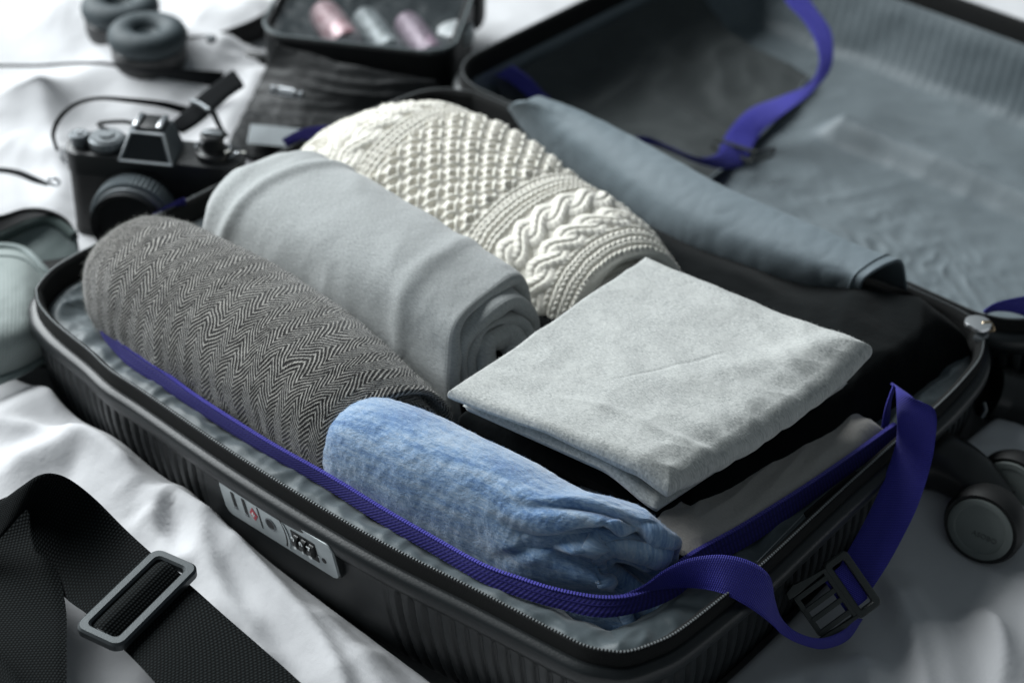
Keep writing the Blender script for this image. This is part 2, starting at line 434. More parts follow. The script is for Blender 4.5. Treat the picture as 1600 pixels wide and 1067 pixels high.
# ------------------------------------------------------------------ the bed
def px_poly(pts, z=-.05, n=60): return cr([P(a, b, z)[:2] for a, b in pts], n)
RIM_PX = [(59, 447), (57, 458), (62, 477), (81, 500), (104, 520), (139, 548), (173, 579), (222, 611), (352, 700), (470, 774), (600, 849), (751, 925),
          (880, 992), (917, 1009), (950, 1016), (981, 1017), (1022, 1004), (1060, 985), (1124, 936), (1195, 877), (1300, 779), (1394, 694), (1460, 637), (1505, 592), (1533, 553)]
rim_pts = [P(a, b, 0)[:2] for a, b in RIM_PX] + [np.array(q) for q in [(.524, .430), (.508, .4385), (.45, .440), (.25, .440), (.07, .440), (.035, .434), (.012, .412)]] + \
          [P(a, b, 0)[:2] for a, b in [(601, 164), (516, 198), (400, 258), (294, 312), (149, 382), (107, 404), (78, 424)]]
RIM = cr(rim_pts, 900, True)
LIDR = np.array(rrect(.556, .446, .048, 24, .274, .668))
def resample(o, n):
    q = np.vstack([o, o[:1]]); L = np.r_[0, np.cumsum(np.linalg.norm(np.diff(q, axis=0), axis=1))]; t = np.linspace(0, L[-1], n, endpoint=False)
    return np.stack([np.interp(t, L, q[:, k]) for k in (0, 1)], 1)
LIDR = resample(LIDR, 900)
def ccw(o):
    a = np.sum(o[:, 0] * np.roll(o[:, 1], -1) - np.roll(o[:, 0], -1) * o[:, 1]); return o if a > 0 else o[::-1].copy()
RIM = ccw(RIM); LIDR = ccw(LIDR)
def outn(o):
    t = np.roll(o, -2, 0) - np.roll(o, 2, 0); n = np.stack([t[:, 1], -t[:, 0]], 1); return n / np.linalg.norm(n, axis=1)[:, None]

FOLDS = [  # photo polyline on the bed, height, width (m)
    ([(60, 20), (123, 48), (184, 66), (218, 79), (275, 79), (341, 87), (410, 105)], .034, .030),
    ([(410, 100), (385, 150), (350, 200), (340, 260)], .014, .020),
    ([(-40, 160), (60, 150), (150, 118), (260, 130), (330, 150)], .016, .030),
    ([(60, 120), (75, 190), (95, 260), (80, 330)], .010, .016),
    ([(0, 205), (60, 230), (120, 240)], .010, .014),
    ([(300, 20), (360, 30), (420, 0)], .016, .03),
    ([(-30, 660), (40, 618), (100, 600)], .014, .024),
    ([(-20, 740), (60, 705), (130, 690), (182, 725), (238, 775)], .016, .018),
    ([(215, 800), (245, 775), (275, 762), (300, 790), (320, 850), (345, 905), (400, 980), (440, 1050)], .018, .0135),
    ([(236, 782), (252, 830), (290, 870)], .010, .009),
    ([(330, 800), (390, 860), (470, 950), (530, 1040), (560, 1090)], .013, .013),
    ([(480, 900), (540, 960), (590, 1030), (620, 1090)], .012, .010),
    ([(262, 765), (330, 800), (410, 868), (500, 965), (560, 1070)], .010, .0075),
    ([(0, 655), (80, 668), (170, 705), (215, 745)], .008, .0075),
    ([(285, 900), (330, 960), (372, 1020), (420, 1090)], .009, .008),
    ([(1390, 850), (1440, 950), (1465, 1050), (1470, 1100)], .009, .008),
    ([(1270, 1010), (1330, 1040), (1360, 1090)], .007, .008),
    ([(1560, 900), (1575, 980), (1570, 1080)], .008, .007),
        ([(560, 960), (640, 1040), (680, 1100)], .008, .010),
    ([(1170, 1040), (1230, 1010), (1330, 990), (1430, 1010)], .008, .016),
    ([(1420, 840), (1470, 930), (1500, 1010), (1510, 1080)], .009, .014),
    ([(1540, 880), (1590, 980), (1620, 1080)], .008, .014),
    ([(1350, 960), (1370, 1010), (1380, 1080)], .006, .010),
    ([(1500, 700), (1560, 690), (1620, 710)], .006, .012),
]
def bed_height(X, Y):
    z = -.060 - .007 * sm(.10, -.01, Y) * sm(-.1, .02, X) - .026 * sm(.10, .52, X - .6 * sm(.0, .5, Y)) - .008 * sm(.5, .62, X) - .008 * sm(-.2, -.5, Y)
    z = z + .010 * fbm(X * 3.2, Y * 3.2, 1.3, 3)
    a = .62 * X - .78 * Y; b = .78 * X + .62 * Y
    wx = fbm(X * 5, Y * 5, 4.1, 2)
    r1 = 1 - np.abs(perlin(a * 6 + .8 * wx, b * 1.8 + .5 * wx, 2.2)) * 2.2
    z = z + .005 * np.clip(r1, 0, 1) ** 2 * sm(.9, .2, X * 0 + .5)
    r2 = 1 - np.abs(perlin(b * 15 + 2 * wx, a * 4.2 - wx, 7.7)) * 2.4
    z = z + .0016 * np.clip(r2, 0, 1) ** 2.2
    z = z + .0009 * fbm(X * 26 + 2 * wx, Y * 26, 3.3, 3)
    for pts, h, wd in FOLDS:
        L = px_poly(pts); d2 = np.full(X.shape, 1e9); tt = np.zeros(X.shape)
        lo = L.min(0) - 3.2 * wd; hi = L.max(0) + 3.2 * wd
        msk = (X > lo[0]) & (X < hi[0]) & (Y > lo[1]) & (Y < hi[1])
        xs, ys = X[msk], Y[msk]; D = np.full(xs.shape, 1e9); T = np.zeros(xs.shape)
        for i, q in enumerate(L):
            e = (xs - q[0]) ** 2 + (ys - q[1]) ** 2; c = e < D; D[c] = e[c]; T[c] = i / (len(L) - 1)
        tap = np.clip(np.minimum(T, 1 - T) * 5 + .25, 0, 1)
        dd = np.sqrt(D) / (wd * (1 + .25 * perlin(xs * 20, ys * 20, 5.)))
        z[msk] += h * tap * np.exp(-dd ** 1.7)
    z = z - .016 * np.exp(-(((X - .605) / .055) ** 2 + ((Y - .295) / .06) ** 2) ** 1.5)
    # pressed down under the suitcase
    def inside(x0, x1, y0, y1, s):
        return sm(x0 - s, x0 + s, X) * sm(x1 + s, x1 - s, X) * sm(y0 - s, y0 + s, Y) * sm(y1 + s, y1 - s, Y)
    k = np.maximum(inside(.006, .540, -.004, .430, .012), inside(.006, .540, .455, .880, .012))
    z = z * (1 - k) + (-.135) * k
    return z
def bed_z(x, y): return float(bed_height(np.array([[x]]), np.array([[y]]))[0, 0])
xs = np.linspace(-1.15, 1.15, 640); ys = np.linspace(-.62, 1.75, 660)
X, Y = np.meshgrid(xs, ys, indexing='ij')
Zb = bed_height(X, Y)
bed = grid('bed_sheet', np.stack([X, Y, Zb], -1), M_sheet); props(bed, 'rumpled white bed sheet that everything lies on', kind='structure')

# ------------------------------------------------------------------ suitcase
case = empty('suitcase', (.274, .44, -.11), 'open black ribbed hard shell suitcase packed with rolled clothes', 'suitcase')
def offset_loops(o, prof, ribs=None):
    n = outn(o); L = np.r_[0, np.cumsum(np.linalg.norm(np.diff(np.vstack([o, o[:1]]), axis=0), axis=1))][:-1]
    V = np.zeros((len(prof), len(o), 3))
    for i, (off, z) in enumerate(prof):
        d = off + (ribs(L, z) if ribs else 0)
        V[i, :, :2] = o + n * np.broadcast_to(d, (len(o),))[:, None]; V[i, :, 2] = z
    return V, L
def prof_dense(pts, n): return crp(pts, n)
SHP = prof_dense([(.001, -.0105), (.004, -.0112), (.0072, -.014), (.0078, -.019), (.0065, -.0235), (.0035, -.0275), (.0025, -.031), (.002, -.045), (-.001, -.065), (-.006, -.085), (-.014, -.100), (-.030, -.110), (-.06, -.112)], 70)
plate_c = {'L0': None}
def make_ribs(o, flat=None):
    def ribs(L, z):
        a = sm(-.028, -.034, z) * sm(-.097, -.090, z)
        per = .0098; ph = ((L + z * .12) / per) % 1
        r = -.0027 * sm(.0, .18, ph) * sm(.52, .34, ph) * a
        if flat is not None:
            c = o[(np.arange(len(o)))]; k = sm(flat[0] - .012, flat[0], c[:, 0]) * sm(flat[1] + .012, flat[1], c[:, 0]) * (c[:, 1] < .1)
            r = r * (1 - k)
        return r
    return ribs
RIMd = cr(RIM[::3], 2400, True); LIDd = cr(LIDR, 2400, True)
V, _ = offset_loops(RIMd, SHP, make_ribs(RIMd, (.225, .375)))
grid('base_shell', V, M_shell, case, cv=True, flip=True)
V, _ = offset_loops(LIDd, SHP, make_ribs(LIDd))
grid('lid_shell', V, M_shell, case, cv=True, flip=True)
def tape(name, o, top=0., bot=-.021, th=.0022):
    pr = [(.0015, bot), (.0014, top - .0008), (.0007, top), (-.0014, top), (-.0044, top - .0035), (-.0058, bot)]
    V, L = offset_loops(o, pr)
    uv = np.stack(np.broadcast_arrays(np.array([0, .018, .0185, .019, .0195, .038])[:, None], L[None]), -1)
    return grid(name, V, M_tape, case, uv=uv, cu=False, cv=True)
tape('zipper_tape', RIM); tape('zipper_tape', LIDR)
def teeth(name, o, z, per, sz, mat, parent, off=.0, closed=True):
    if o.shape[1] == 2: o = np.c_[o, np.full(len(o), z)]
    q = np.vstack([o, o[:1]]) if closed else o
    L = np.r_[0, np.cumsum(np.linalg.norm(np.diff(q, axis=0), axis=1))]
    s = np.arange(0, L[-1], per); C = np.stack([np.interp(s, L, q[:, k]) for k in range(3)], 1)
    T = np.stack([np.interp(s + per * .4, L, q[:, k]) - np.interp(s - per * .4, L, q[:, k]) for k in range(3)], 1); T /= np.linalg.norm(T, axis=1)[:, None] + 1e-9
    N = np.stack([T[:, 1], -T[:, 0], 0 * T[:, 0]], 1); U = np.cross(N, T)
    box = np.array([(a, b, c) for a in (-1, 1) for b in (-1, 1) for c in (-1, 1)]) * np.array(sz) * .5
    V = C[:, None] + N[:, None] * off + box[None, :, :1] * T[:, None] + box[None, :, 1:2] * N[:, None] + box[None, :, 2:] * U[:, None]
    f = np.array([(0, 1, 3, 2), (4, 6, 7, 5), (0, 4, 5, 1), (2, 3, 7, 6), (0, 2, 6, 4), (1, 5, 7, 3)])
    F = (np.arange(len(s))[:, None, None] * 8 + f[None]).reshape(-1, 4)
    return obj(name, V.reshape(-1, 3), F, mat, parent, smooth=False, kind='stuff')
teeth('zipper_teeth', RIM, .0004, .0021, (.0009, .0012, .0009), M_teeth, case)
teeth('zipper_teeth', LIDR, .0004, .0021, (.0009, .0012, .0009), M_teeth, case)

def bowl(name, o, prof, nwall, nfl, mat, dz, seg):
    """lining: walls by profile, then a floor drawn in towards the segment seg"""
    pw = prof_dense(prof, nwall); V, L = offset_loops(o, pw)
    last = V[-1]; c = last.copy(); c[:, 0] = np.clip(last[:, 0], seg[0], seg[1]); c[:, 1] = seg[2]
    t = np.linspace(0, 1, nfl + 1)[1:, None, None]
    V = np.concatenate([V, last[None] * (1 - t) + c[None] * t], 0)
    V = dz(V, L, len(pw)); 
    return grid(name, V, mat, case, cv=True)
def base_dz(V, L, nw):
    x, y = V[..., 0], V[..., 1]; i = np.arange(len(V))[:, None] / nw
    k = sm(.05, .5, i)
    V[..., 2] += k * (.0045 * fbm(x * 24, y * 30, 2.) + .0045 * (1 - 2.2 * np.abs(perlin(x * 55, y * 22, 8.))) )
    return V
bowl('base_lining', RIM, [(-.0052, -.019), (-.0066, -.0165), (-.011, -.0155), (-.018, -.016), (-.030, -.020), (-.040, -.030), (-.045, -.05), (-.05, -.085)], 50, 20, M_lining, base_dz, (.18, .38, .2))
def lid_dz(V, L, nw):
    x, y, z = V[..., 0].copy(), V[..., 1].copy(), V[..., 2].copy()
    fl = sm(-.060, -.084, z)
    i = np.arange(len(V))[:, None] / nw
    for yc, xa, xb, hh in ((.505, .20, .50, .012), (.735, .215, .50, .020)):
        d = (y - yc) / .0155
        V[..., 2] += fl * hh * np.exp(-np.abs(d) ** 2.6) * sm(xa - .015, xa + .015, x) * sm(xb + .02, xb - .02, x)
    V[..., 2] += fl * (.0026 * fbm(x * 10, y * 10, 6.,3) + .0012 * np.clip(1 - 3 * np.abs(perlin(x * 17 + y * 9, y * 22 - x * 12, 9.)), 0, 1)) 
    pk = np.exp(-((x - .36 - (y - .62) * -.25) / .12) ** 2 - ((y - .60) / .055) ** 2)
    V[..., 2] += fl * pk * .0022 * np.clip(1 - 2.6 * np.abs(perlin(x * 50 + 20 * y, y * 44, 3.)), -.3, 1)
    wl = sm(.05, .3, i) * sm(1.05, .7, i)
    n = np.zeros_like(V); on = outn(LIDR); n[..., 0] = on[None, :, 0]; n[..., 1] = on[None, :, 1]
    amp = wl * ((.0045 * fbm(L[None] * 9 + z * 9, z * 10, 1., 2)) + .00022 * np.sin(L[None] * 6.2832 / .0098))
    amp += wl * -.006 * np.exp(-((x + z * .3 - .03) / .008) ** 2) * 0
    V -= n * np.abs(amp)[..., None]
    return V
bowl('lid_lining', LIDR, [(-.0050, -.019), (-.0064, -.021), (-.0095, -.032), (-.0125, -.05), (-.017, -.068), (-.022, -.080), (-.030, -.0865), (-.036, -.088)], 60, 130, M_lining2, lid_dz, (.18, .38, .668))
# dark sheet added to deepen the shade on the lid's short wall and floor
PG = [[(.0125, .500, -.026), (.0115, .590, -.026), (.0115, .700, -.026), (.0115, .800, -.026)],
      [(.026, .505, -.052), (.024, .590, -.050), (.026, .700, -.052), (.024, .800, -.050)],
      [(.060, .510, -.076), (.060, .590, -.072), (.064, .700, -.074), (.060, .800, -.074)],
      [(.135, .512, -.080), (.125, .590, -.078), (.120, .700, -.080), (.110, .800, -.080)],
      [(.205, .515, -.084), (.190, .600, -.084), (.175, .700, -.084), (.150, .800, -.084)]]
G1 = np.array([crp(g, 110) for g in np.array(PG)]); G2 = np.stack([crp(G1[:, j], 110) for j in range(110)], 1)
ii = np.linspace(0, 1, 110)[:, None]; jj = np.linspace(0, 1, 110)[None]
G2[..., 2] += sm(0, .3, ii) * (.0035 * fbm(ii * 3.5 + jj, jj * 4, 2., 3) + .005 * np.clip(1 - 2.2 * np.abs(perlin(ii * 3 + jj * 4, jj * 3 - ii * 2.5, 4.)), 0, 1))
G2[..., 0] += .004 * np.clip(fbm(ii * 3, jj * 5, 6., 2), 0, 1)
shade_pnl = grid('shade_panel', G2, nylon('shaded_lining', (.028, .033, .034), (.045, .052, .052), .55, .08), case)
MB().tube(G2[-1] + np.array([0, 0, .001]), .0016, 6).build('shade_panel_hem', M_lining, shade_pnl)
# crease seam on the lid's short wall
sp = [PL(*a, (.012, .6, 0), (1, 0, -.15)) for a in [(1012, 12), (1040, 70), (1075, 130), (1098, 185), (1112, 212)]]
MB().tube(cr(sp, 30), .0022, 6).build('lining_seam', M_lining, case)
# inner pockets of the hinge: black strip joining both halves
hb = MB(); hb.box((.27, .4425, -.020), (.235, .006, .0075), bev=.002); hb.build('hinge_strip', M_tape, case)

# handle-side fittings: metal stiffener wire inside the short end
a_, b_ = P(1183, 878, -.004), P(1256, 803, -.004)
MB().tube([a_, (a_ + b_) / 2, b_], .00055, 6).build('stiffener_wire', M_satin, case)
A_ = [P(1256, 800, -.002), P(1300, 762, .001), P(1335, 735, -.001)]; B_ = [P(1262, 812, -.004), P(1306, 772, -.004), P(1342, 743, -.004)]
ribbon('stiffener_cover', A_, B_, .0012, M_tape, case, n=30)

# lock plate on the long side
def wall_pt(px, py, off=0.): return PL(px, py, (.3, -.0176 - off, -.045), (0, -1, -.10))
nW = np.array((0, -1, -.10)); nW /= np.linalg.norm(nW)
c00, c10, c11, c01 = [wall_pt(*q) for q in ((343, 741), (519, 852), (535, 903), (360, 797))]
U0 = (c10 - c00 + c11 - c01) / 2; V0 = (c01 - c00 + c11 - c10) / 2
O0 = (c00 + c10 + c11 + c01) / 4
lU, lV = np.linalg.norm(U0), np.linalg.norm(V0); uU, uV = U0 / lU, V0 / lV
nW = -np.cross(uU, uV); nW = nW if nW[1] < 0 else -nW
print('LOCK', O0, lU, lV, uU, uV)
def pf(x, y, z): return tuple(O0 + uU * x + uV * y + nW * z)
def lp(u, v): return ((u - .5) * lU, (v - .5) * lV)
# a raised flat pad behind it and the plate itself
mb = MB(); mb.prism(rrect(lU * 1.015, lV * 1.06, .005), -.006, .0006, pf, .0005); mb.build('lock_housing', M_shell, case)
mb = MB(); mb.prism(rrect(lU, lV * .98, .0048), .0000, .0022, pf, .0007); plate = mb.build('lock_plate', M_plate, case)
Z1 = .0022
for u, v0, v1 in ((.115, .20, .62), (.215, .20, .64)):
    x0, y0 = lp(u, v0); x1, y1 = lp(u, v1)
    m_ = MB(); m_.prism(rrect(.0030, y1 - y0, .0005, cx=x0, cy=(y0 + y1) / 2), Z1 - .001, Z1 + .00025, pf); m_.build('puller_slot', M_dark, plate, smooth=False)
    m_ = MB(); m_.prism(rrect(.0034, .0012, .0004, cx=x0, cy=y1 + .0009), Z1 - .001, Z1 + .0006, pf, .0002); m_.build('slot_catch', M_satin, plate)
x, y = lp(.290, .50); g = .0046
mb = MB(); mb.prism([(x, y - g * 1.15), (x + g * .8, y), (x, y + g * 1.15), (x - g * .8, y)], Z1 - .001, Z1 + .0004, pf, .0002); mb.build('emblem', M_red, plate, smooth=False)
mb = MB()
mb.prism(rrect(.0030, .0011, .0002, cx=x, cy=y), Z1, Z1 + .0007, pf); mb.prism(rrect(.0011, .0034, .0002, cx=x, cy=y), Z1, Z1 + .0008, pf); mb.build('emblem_mark', M_white, plate, smooth=False)
x0, y0 = lp(.345, .20); x1, y1 = lp(.345, .80)
mb = MB(); mb.prism(rrect(.0013, y1 - y0, .0005, cx=x0, cy=(y0 + y1) / 2), Z1 - .001, Z1 + .0002, pf); mb.build('groove', M_dark, plate, smooth=False)
x, y = lp(.445, .48); R_ = .0046
circ = [(x + R_ * math.cos(t * math.pi / 14), y + R_ * math.sin(t * math.pi / 14)) for t in range(28)]; ci = [(x + (p[0] - x) * .78, y + (p[1] - y) * .78) for p in circ]
mb = MB(); frame_ring(mb, circ, ci, Z1 - .001, Z1 + .0006, pf, .0002); mb.build('keyhole_ring', M_satin, plate)
mb = MB(); mb.prism(ci, Z1 - .001, Z1 + .0003, pf); mb.build('keyhole', M_dark, plate, smooth=False)
arc = []
for k in range(9):
    a = -1.0 + 2.0 * k / 8; arc.append((lp(.520, .5)[0] + .0052 * math.cos(a) , lp(.52, .52)[1] + .0118 * math.sin(a)))
arc2 = [(p[0] + .0036, p[1] + .0006) for p in arc]
mb = MB(); mb.prism(arc + arc2[::-1], Z1 - .001, Z1 + .00025, pf); mb.build('release_slot', M_dark, plate, smooth=False)
mb = MB(); mb.prism([(p[0] + .0022, p[1]) for p in arc] + arc2[::-1], Z1 - .001, Z1 + .0007, pf, .0002); mb.build('release_button', M_plate, plate)
x, y = lp(.745, .50)
mb = MB(); mb.prism(rrect(.0215, lV * .54, .0008, cx=x, cy=y), Z1 - .001, Z1 + .0003, pf); win = mb.build('dial_window', M_dark, plate, smooth=False)
for k, ch in enumerate('207'):
    cx_ = x - .0068 + k * .0068
    mb = MB(); q = O0 + uU * cx_ + uV * y + nW * (Z1 - .0022)
    mb.lathe([(.0052, -.0021), (.0056, -.0018), (.0056, .0018), (.0052, .0021)], c=q, axis=uU, n=20); dial = mb.build('number_dial', M_plastic, plate)
    for dy in (-.0026, .0024):
        d_ = ch if dy < 0 else str((int(ch) + 1) % 10)
        hz = Z1 - .0022 + math.sqrt(.0056 ** 2 - dy ** 2) + .0001
        mtx = Matrix([[uU[i], -uV[i], nW[i], (O0 + uU * cx_ + uV * (y + dy) + nW * hz)[i]] for i in range(3)] + [[0, 0, 0, 1]])
        text_mesh('digit', d_, .0058, .00012, M_white, dial, mtx, .00025)
for u, v in ((.632, .56), (.862, .56)):
    x, y = lp(u, v); mb = MB(); mb.prism(rrect(.0012, .0012, .0003, cx=x, cy=y), Z1, Z1 + .0005, pf); mb.build('index_mark', M_white, plate, smooth=False)
x, y = lp(.902, .60); mb = MB(); mb.prism([(x + .0019 * math.cos(t * .4488), y + .0019 * math.sin(t * .4488)) for t in range(14)], Z1 - .001, Z1 + .0003, pf); mb.build('reset_hole', M_dark, plate, smooth=False)

# purple zipped band round the packed compartment
UP = [(156, 494), (164, 512), (190, 537), (215, 555), (260, 586), (305, 619), (370, 661), (434, 700), (515, 745), (600, 797), (675, 840), (751, 882), (810, 904), (868, 922), (936, 934), (990, 930), (1035, 910), (1075, 870), (1160, 822), (1255, 763), (1330, 712), (1400, 662)]
LO = [(154, 508), (161, 528), (180, 551), (202, 572), (245, 600), (288, 629), (352, 671), (416, 710), (503, 759), (590, 815), (670, 861), (749, 907), (808, 931), (868, 949), (940, 964), (1006, 953), (1062, 928), (1105, 888), (1185, 842), (1275, 778), (1350, 724), (1410, 680)]
A_ = [P(a, b, -.0045) for a, b in UP]; B_ = [P(a, b, -.0125) for a, b in LO]
band = ribbon('compartment_band', A_, B_, .0016, M_purple, case, n=420)
up = crp(A_, 420) + np.array([0, 0, .0006]); teeth('compartment_zipper_teeth', up, 0, .00185, (.0012, .0026, .0012), M_pteeth, case, off=-.0004, closed=False)
up2 = up * .55 + crp(B_, 420) * .45 + np.array([0, 0, .0006])
MB().tube(up2, .0006, 5).build('band_piping', M_purple, band)

# far side bits of the band standing above the tape
ribbon('compartment_band', [P(440, 217, .006), P(470, 202, .010), P(500, 196, .010), P(530, 196, .004)], [P(450, 232, -.006), P(475, 225, -.004), P(500, 222, -.004), P(530, 222, -.008)], .0015, M_purple, case, n=30)
ribbon('compartment_band', [P(238, 335, .000), P(262, 320, .004), P(284, 309, .007), P(290, 311, .007)], [P(240, 345, -.01), P(262, 338, -.01), P(284, 332, -.01), P(291, 330, -.01)], .0015, M_purple, case, n=30)

# grey flap rolled along the hinge
FL = [(796, 172), (832, 210), (890, 258), (958, 312), (1035, 366), (1110, 400), (1200, 432), (1280, 456), (1346, 474)]
FM = [(820, 158), (878, 182), (942, 222), (1008, 262), (1080, 304), (1162, 342), (1242, 378), (1308, 408), (1356, 430)]
FU = [(853, 158), (915, 180), (982, 213), (1041, 245), (1115, 287), (1195, 322), (1275, 356), (1345, 388), (1410, 410)]
A_ = crp([P(a, b, -.004) for a, b in FL], 160); Mi = crp([P(a, b, .030) for a, b in FM], 160); B_ = crp([P(a, b, .030) for a, b in FU], 160)
Cc = A_ * .5 + B_ * .5; Cc = Cc + np.array([0, .004, -.008])
rows = []
B2 = B_ + np.array([0, .016, -.030]); 
for i in range(160):
    rows.append(crp([A_[i] + np.array([0, .012, -.02]), A_[i], A_[i] * .45 + Mi[i] * .55 + np.array([0, -.006, .004]), Mi[i], Mi[i] * .4 + B_[i] * .6 + np.array([0, 0, .004]), B_[i], B2[i]], 60))
V = np.array(rows)[::, ::]
nn = normals(V); xx, yy = V[..., 0], V[..., 1]; th_ = np.linspace(0, 1, 60)[None]
V = V - nn * (.0012 * fbm(xx * 12, th_ * 2.2 + 1, 2.,2)[..., None] + .0004 * np.clip(1 - 3 * np.abs(perlin(xx * 60, th_ * 6, 5.)), 0, 1)[..., None])
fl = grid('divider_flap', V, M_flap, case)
so = fl.modifiers.new('thick', 'SOLIDIFY'); so.thickness = .0022; so.offset = 0
V2 = V[-9:-5]; 
MB().tube(V[-7] - nn[-7] * -.0012, .0009, 6).build('flap_hem', M_flap, fl)

# zipper pull, a satin disc with a notch
z_ = .006; c_ = P(1526, 505, z_); ax = P(1546, 506, z_) - P(1506, 503, z_); ax /= np.linalg.norm(ax); ay = np.cross((0, 0, 1), ax)
poly = []
for k in range(28):
    t = 2 * math.pi * k / 28; r = .0092 * (1 + .10 * math.cos(t)) - (.0016 * math.exp(-((t - math.pi * 1.28) / .3) ** 2)); poly.append((r * math.cos(t), r * math.sin(t) * .95))
f_ = lambda x, y, z: tuple(c_ + ax * x + ay * y + np.array((0, 0, 1.)) * z)
mb = MB(); mb.prism(poly, -.0012, .0012, f_, .0004); zp = mb.build('zipper_pull', simple('pull_metal', (.80, .82, .83), .35, .9), case)
MB().tube(cr([f_(.004, 0, .0012), f_(.009, .001, .001), f_(.0125, .000, -.004), f_(.009, 0, -.006)], 16), .0010, 6).build('pull_link', simple('brass_link', (.5, .38, .24), .35, .9), zp)
c2 = P(1533, 525, -.001); mb = MB(); mb.box(c2, (.0032, .006, .0022), bev=.001); mb.build('zipper_slider', M_satin, case)

# lid side fittings at the right
mb = MB(); mb.tube(cr([P(1537, 628, -.035), P(1540, 640, -.040), P(1534, 652, -.045)], 12), .0013, 6); mb.build('side_hook', M_satin, case)

# inner elastic strap on lid (deep blue, in the near corner)
ribbon('lid_corner_strap', [P(775, 118, -.012), P(800, 130, -.025), P(835, 160, -.045), P(860, 185, -.055)], [P(800, 102, -.012), P(828, 122, -.028), P(855, 150, -.048), P(885, 175, -.06)], .0015, M_strap, case, n=40)

# ---- blue straps
zz = [.012, .010, .004, -.004, -.016, -.030, -.045, -.058, -.068, -.072]
SL = [(1218, -25), (1228, 3), (1256, 34), (1275, 68), (1279, 102), (1262, 132), (1222, 150), (1172, 170), (1140, 202), (1124, 232)]
SR = [(1256, -25), (1268, 3), (1297, 45), (1302, 80), (1296, 112), (1268, 145), (1232, 172), (1206, 192), (1184, 214), (1168, 244)]
ribbon('lid_strap', [P(a, b, z) for (a, b), z in zip(SL, zz)], [P(a, b, z - .004) for (a, b), z in zip(SR, zz)], .0016, M_strap, case, n=200)
SL = [(1127, 224), (1120, 240), (1098, 246), (1072, 240), (1040, 226), (1010, 213), (976, 214)]
SR = [(1170, 236), (1158, 258), (1128, 264), (1088, 254), (1052, 238), (1018, 226), (990, 224)]
ribbon('lid_strap', [P(a, b, z) for (a, b), z in zip(SL, [-.060, -.058, -.052, -.045, -.036, -.025, -.015])], [P(a, b, z) for (a, b), z in zip(SR, [-.070, -.072, -.066, -.058, -.046, -.036, -.03])], .0016, M_strap, case, n=100)
q0, q1, q2, q3 = P(1118, 218, -.062), P(1182, 238, -.062), P(1172, 252, -.070), P(1112, 230, -.068)
mb = MB(); mb.tube([q0, q1, q2, q3], .0019, 6, True); mb.tube([q1, P(1210, 232, -.066), P(1206, 244, -.07), q2], .0016, 6); mb.build('lid_strap_buckle', M_buckle, case)
# strap piece lying over the lid's short rim, right edge of the picture
ribbon('lid_strap', [P(1536, 486, .004), P(1552, 474, .012), P(1580, 466, .016), P(1625, 458, .016)], [P(1541, 489, .000), P(1560, 486, .004), P(1590, 490, .002), P(1625, 505, -.006)], .0016, M_strap, case, n=40)

# strap 1, up from the compartment, over the short end, down to the buckle
X_ = .566
SA = [(1392, 598, .006), (1399, 606, .024), (1401, 640, .020), (1401, 680, .004), (1394, 712, -.006), (1374, 765, -.018), (1350, 815, -.028), (1325, 860, -.036), (1300, 905, -.044)]
SB = [(1395, 600, .014), (1428, 622, .030), (1461, 641, .022), (1461, 690, .004), (1452, 735, -.010), (1434, 790, -.022), (1410, 840, -.032), (1385, 885, -.040), (1352, 935, -.050)]
ribbon('tie_strap', [P(*a) for a in SA], [P(*a) for a in SB], .0017, M_strap, case, n=220)
ribbon('tie_strap', [P(1399, 606, .022), P(1393, 625, .012), P(1391, 650, -.004), P(1388, 690, -.02)], [P(1396, 600, .026), P(1385, 630, .010), P(1378, 660, -.006), P(1372, 700, -.022)], .0017, M_strap, case, n=40)
# strap 2, from the compartment corner over the rim, down and back up to the buckle
SA = [(960, 934, -.006), (1004, 914, .000), (1040, 888, .010), (1080, 871, .016), (1130, 866, .016), (1175, 877, .010), (1203, 900, .000), (1211, 935, -.014), (1220, 962, -.028), (1243, 985, -.040), (1280, 996, -.052), (1315, 985, -.058), (1334, 965, -.058)]
SB = [(965, 942, -.010), (1006, 926, -.006), (1045, 919, -.004), (1085, 918, -.002), (1128, 926, .000), (1165, 945, -.008), (1190, 962, -.018), (1207, 976, -.030), (1224, 992, -.042), (1252, 1006, -.054), (1287, 1013, -.064), (1325, 999, -.070), (1348, 966, -.068)]
ribbon('tie_strap', [P(*a) for a in SA], [P(*a) for a in SB], .0017, M_strap, case, n=260)

# side-release buckle
bo = P(1305, 930, -.046); bn = np.array((.55, -.50, .66)); bn /= np.linalg.norm(bn)
e1, e2 = PL(1352, 897, bo, bn), PL(1262, 963, bo, bn)            # length axis
f1, f2 = PL(1292, 892, bo, bn), PL(1345, 957, bo, bn)
bu = (e2 - e1); bl = np.linalg.norm(bu); bu /= bl
bv = np.cross(bn, bu); 
if bv @ (f2 - f1) < 0: bv = -bv
bn2 = np.cross(bu, bv); bn2 = bn2 if bn2[2] > 0 else -bn2
c_ = PL(1330, 912, bo, bn)
bwid = .040
print('BUCKLE', bl, np.linalg.norm(f2 - f1))
bk = lambda x, y, z: tuple(c_ + bu * x + bv * y + bn2 * z)
fr = MB()
frame_ring(fr, rrect(.018, bwid, .0035), rrect(.009, bwid - .009, .001), -.0015, .0035, bk, .0009)
buck = fr.build('strap_buckle', M_buckle, case)
mb = MB()
for yy_ in (-.0125, -.0035, .0035, .0125):
    mb.prism(rrect(.026, .0030, .0012, cx=.021, cy=yy_), 0, .0030, bk, .0008)
mb.prism(rrect(.003, .028, .001, cx=.0335, cy=0), 0, .0025, bk, .0006)
mb.prism(rrect(.003, .034, .001, cx=.0095, cy=0), 0, .0032, bk, .0006)
mb.build('buckle_ladder', M_buckle, buck)
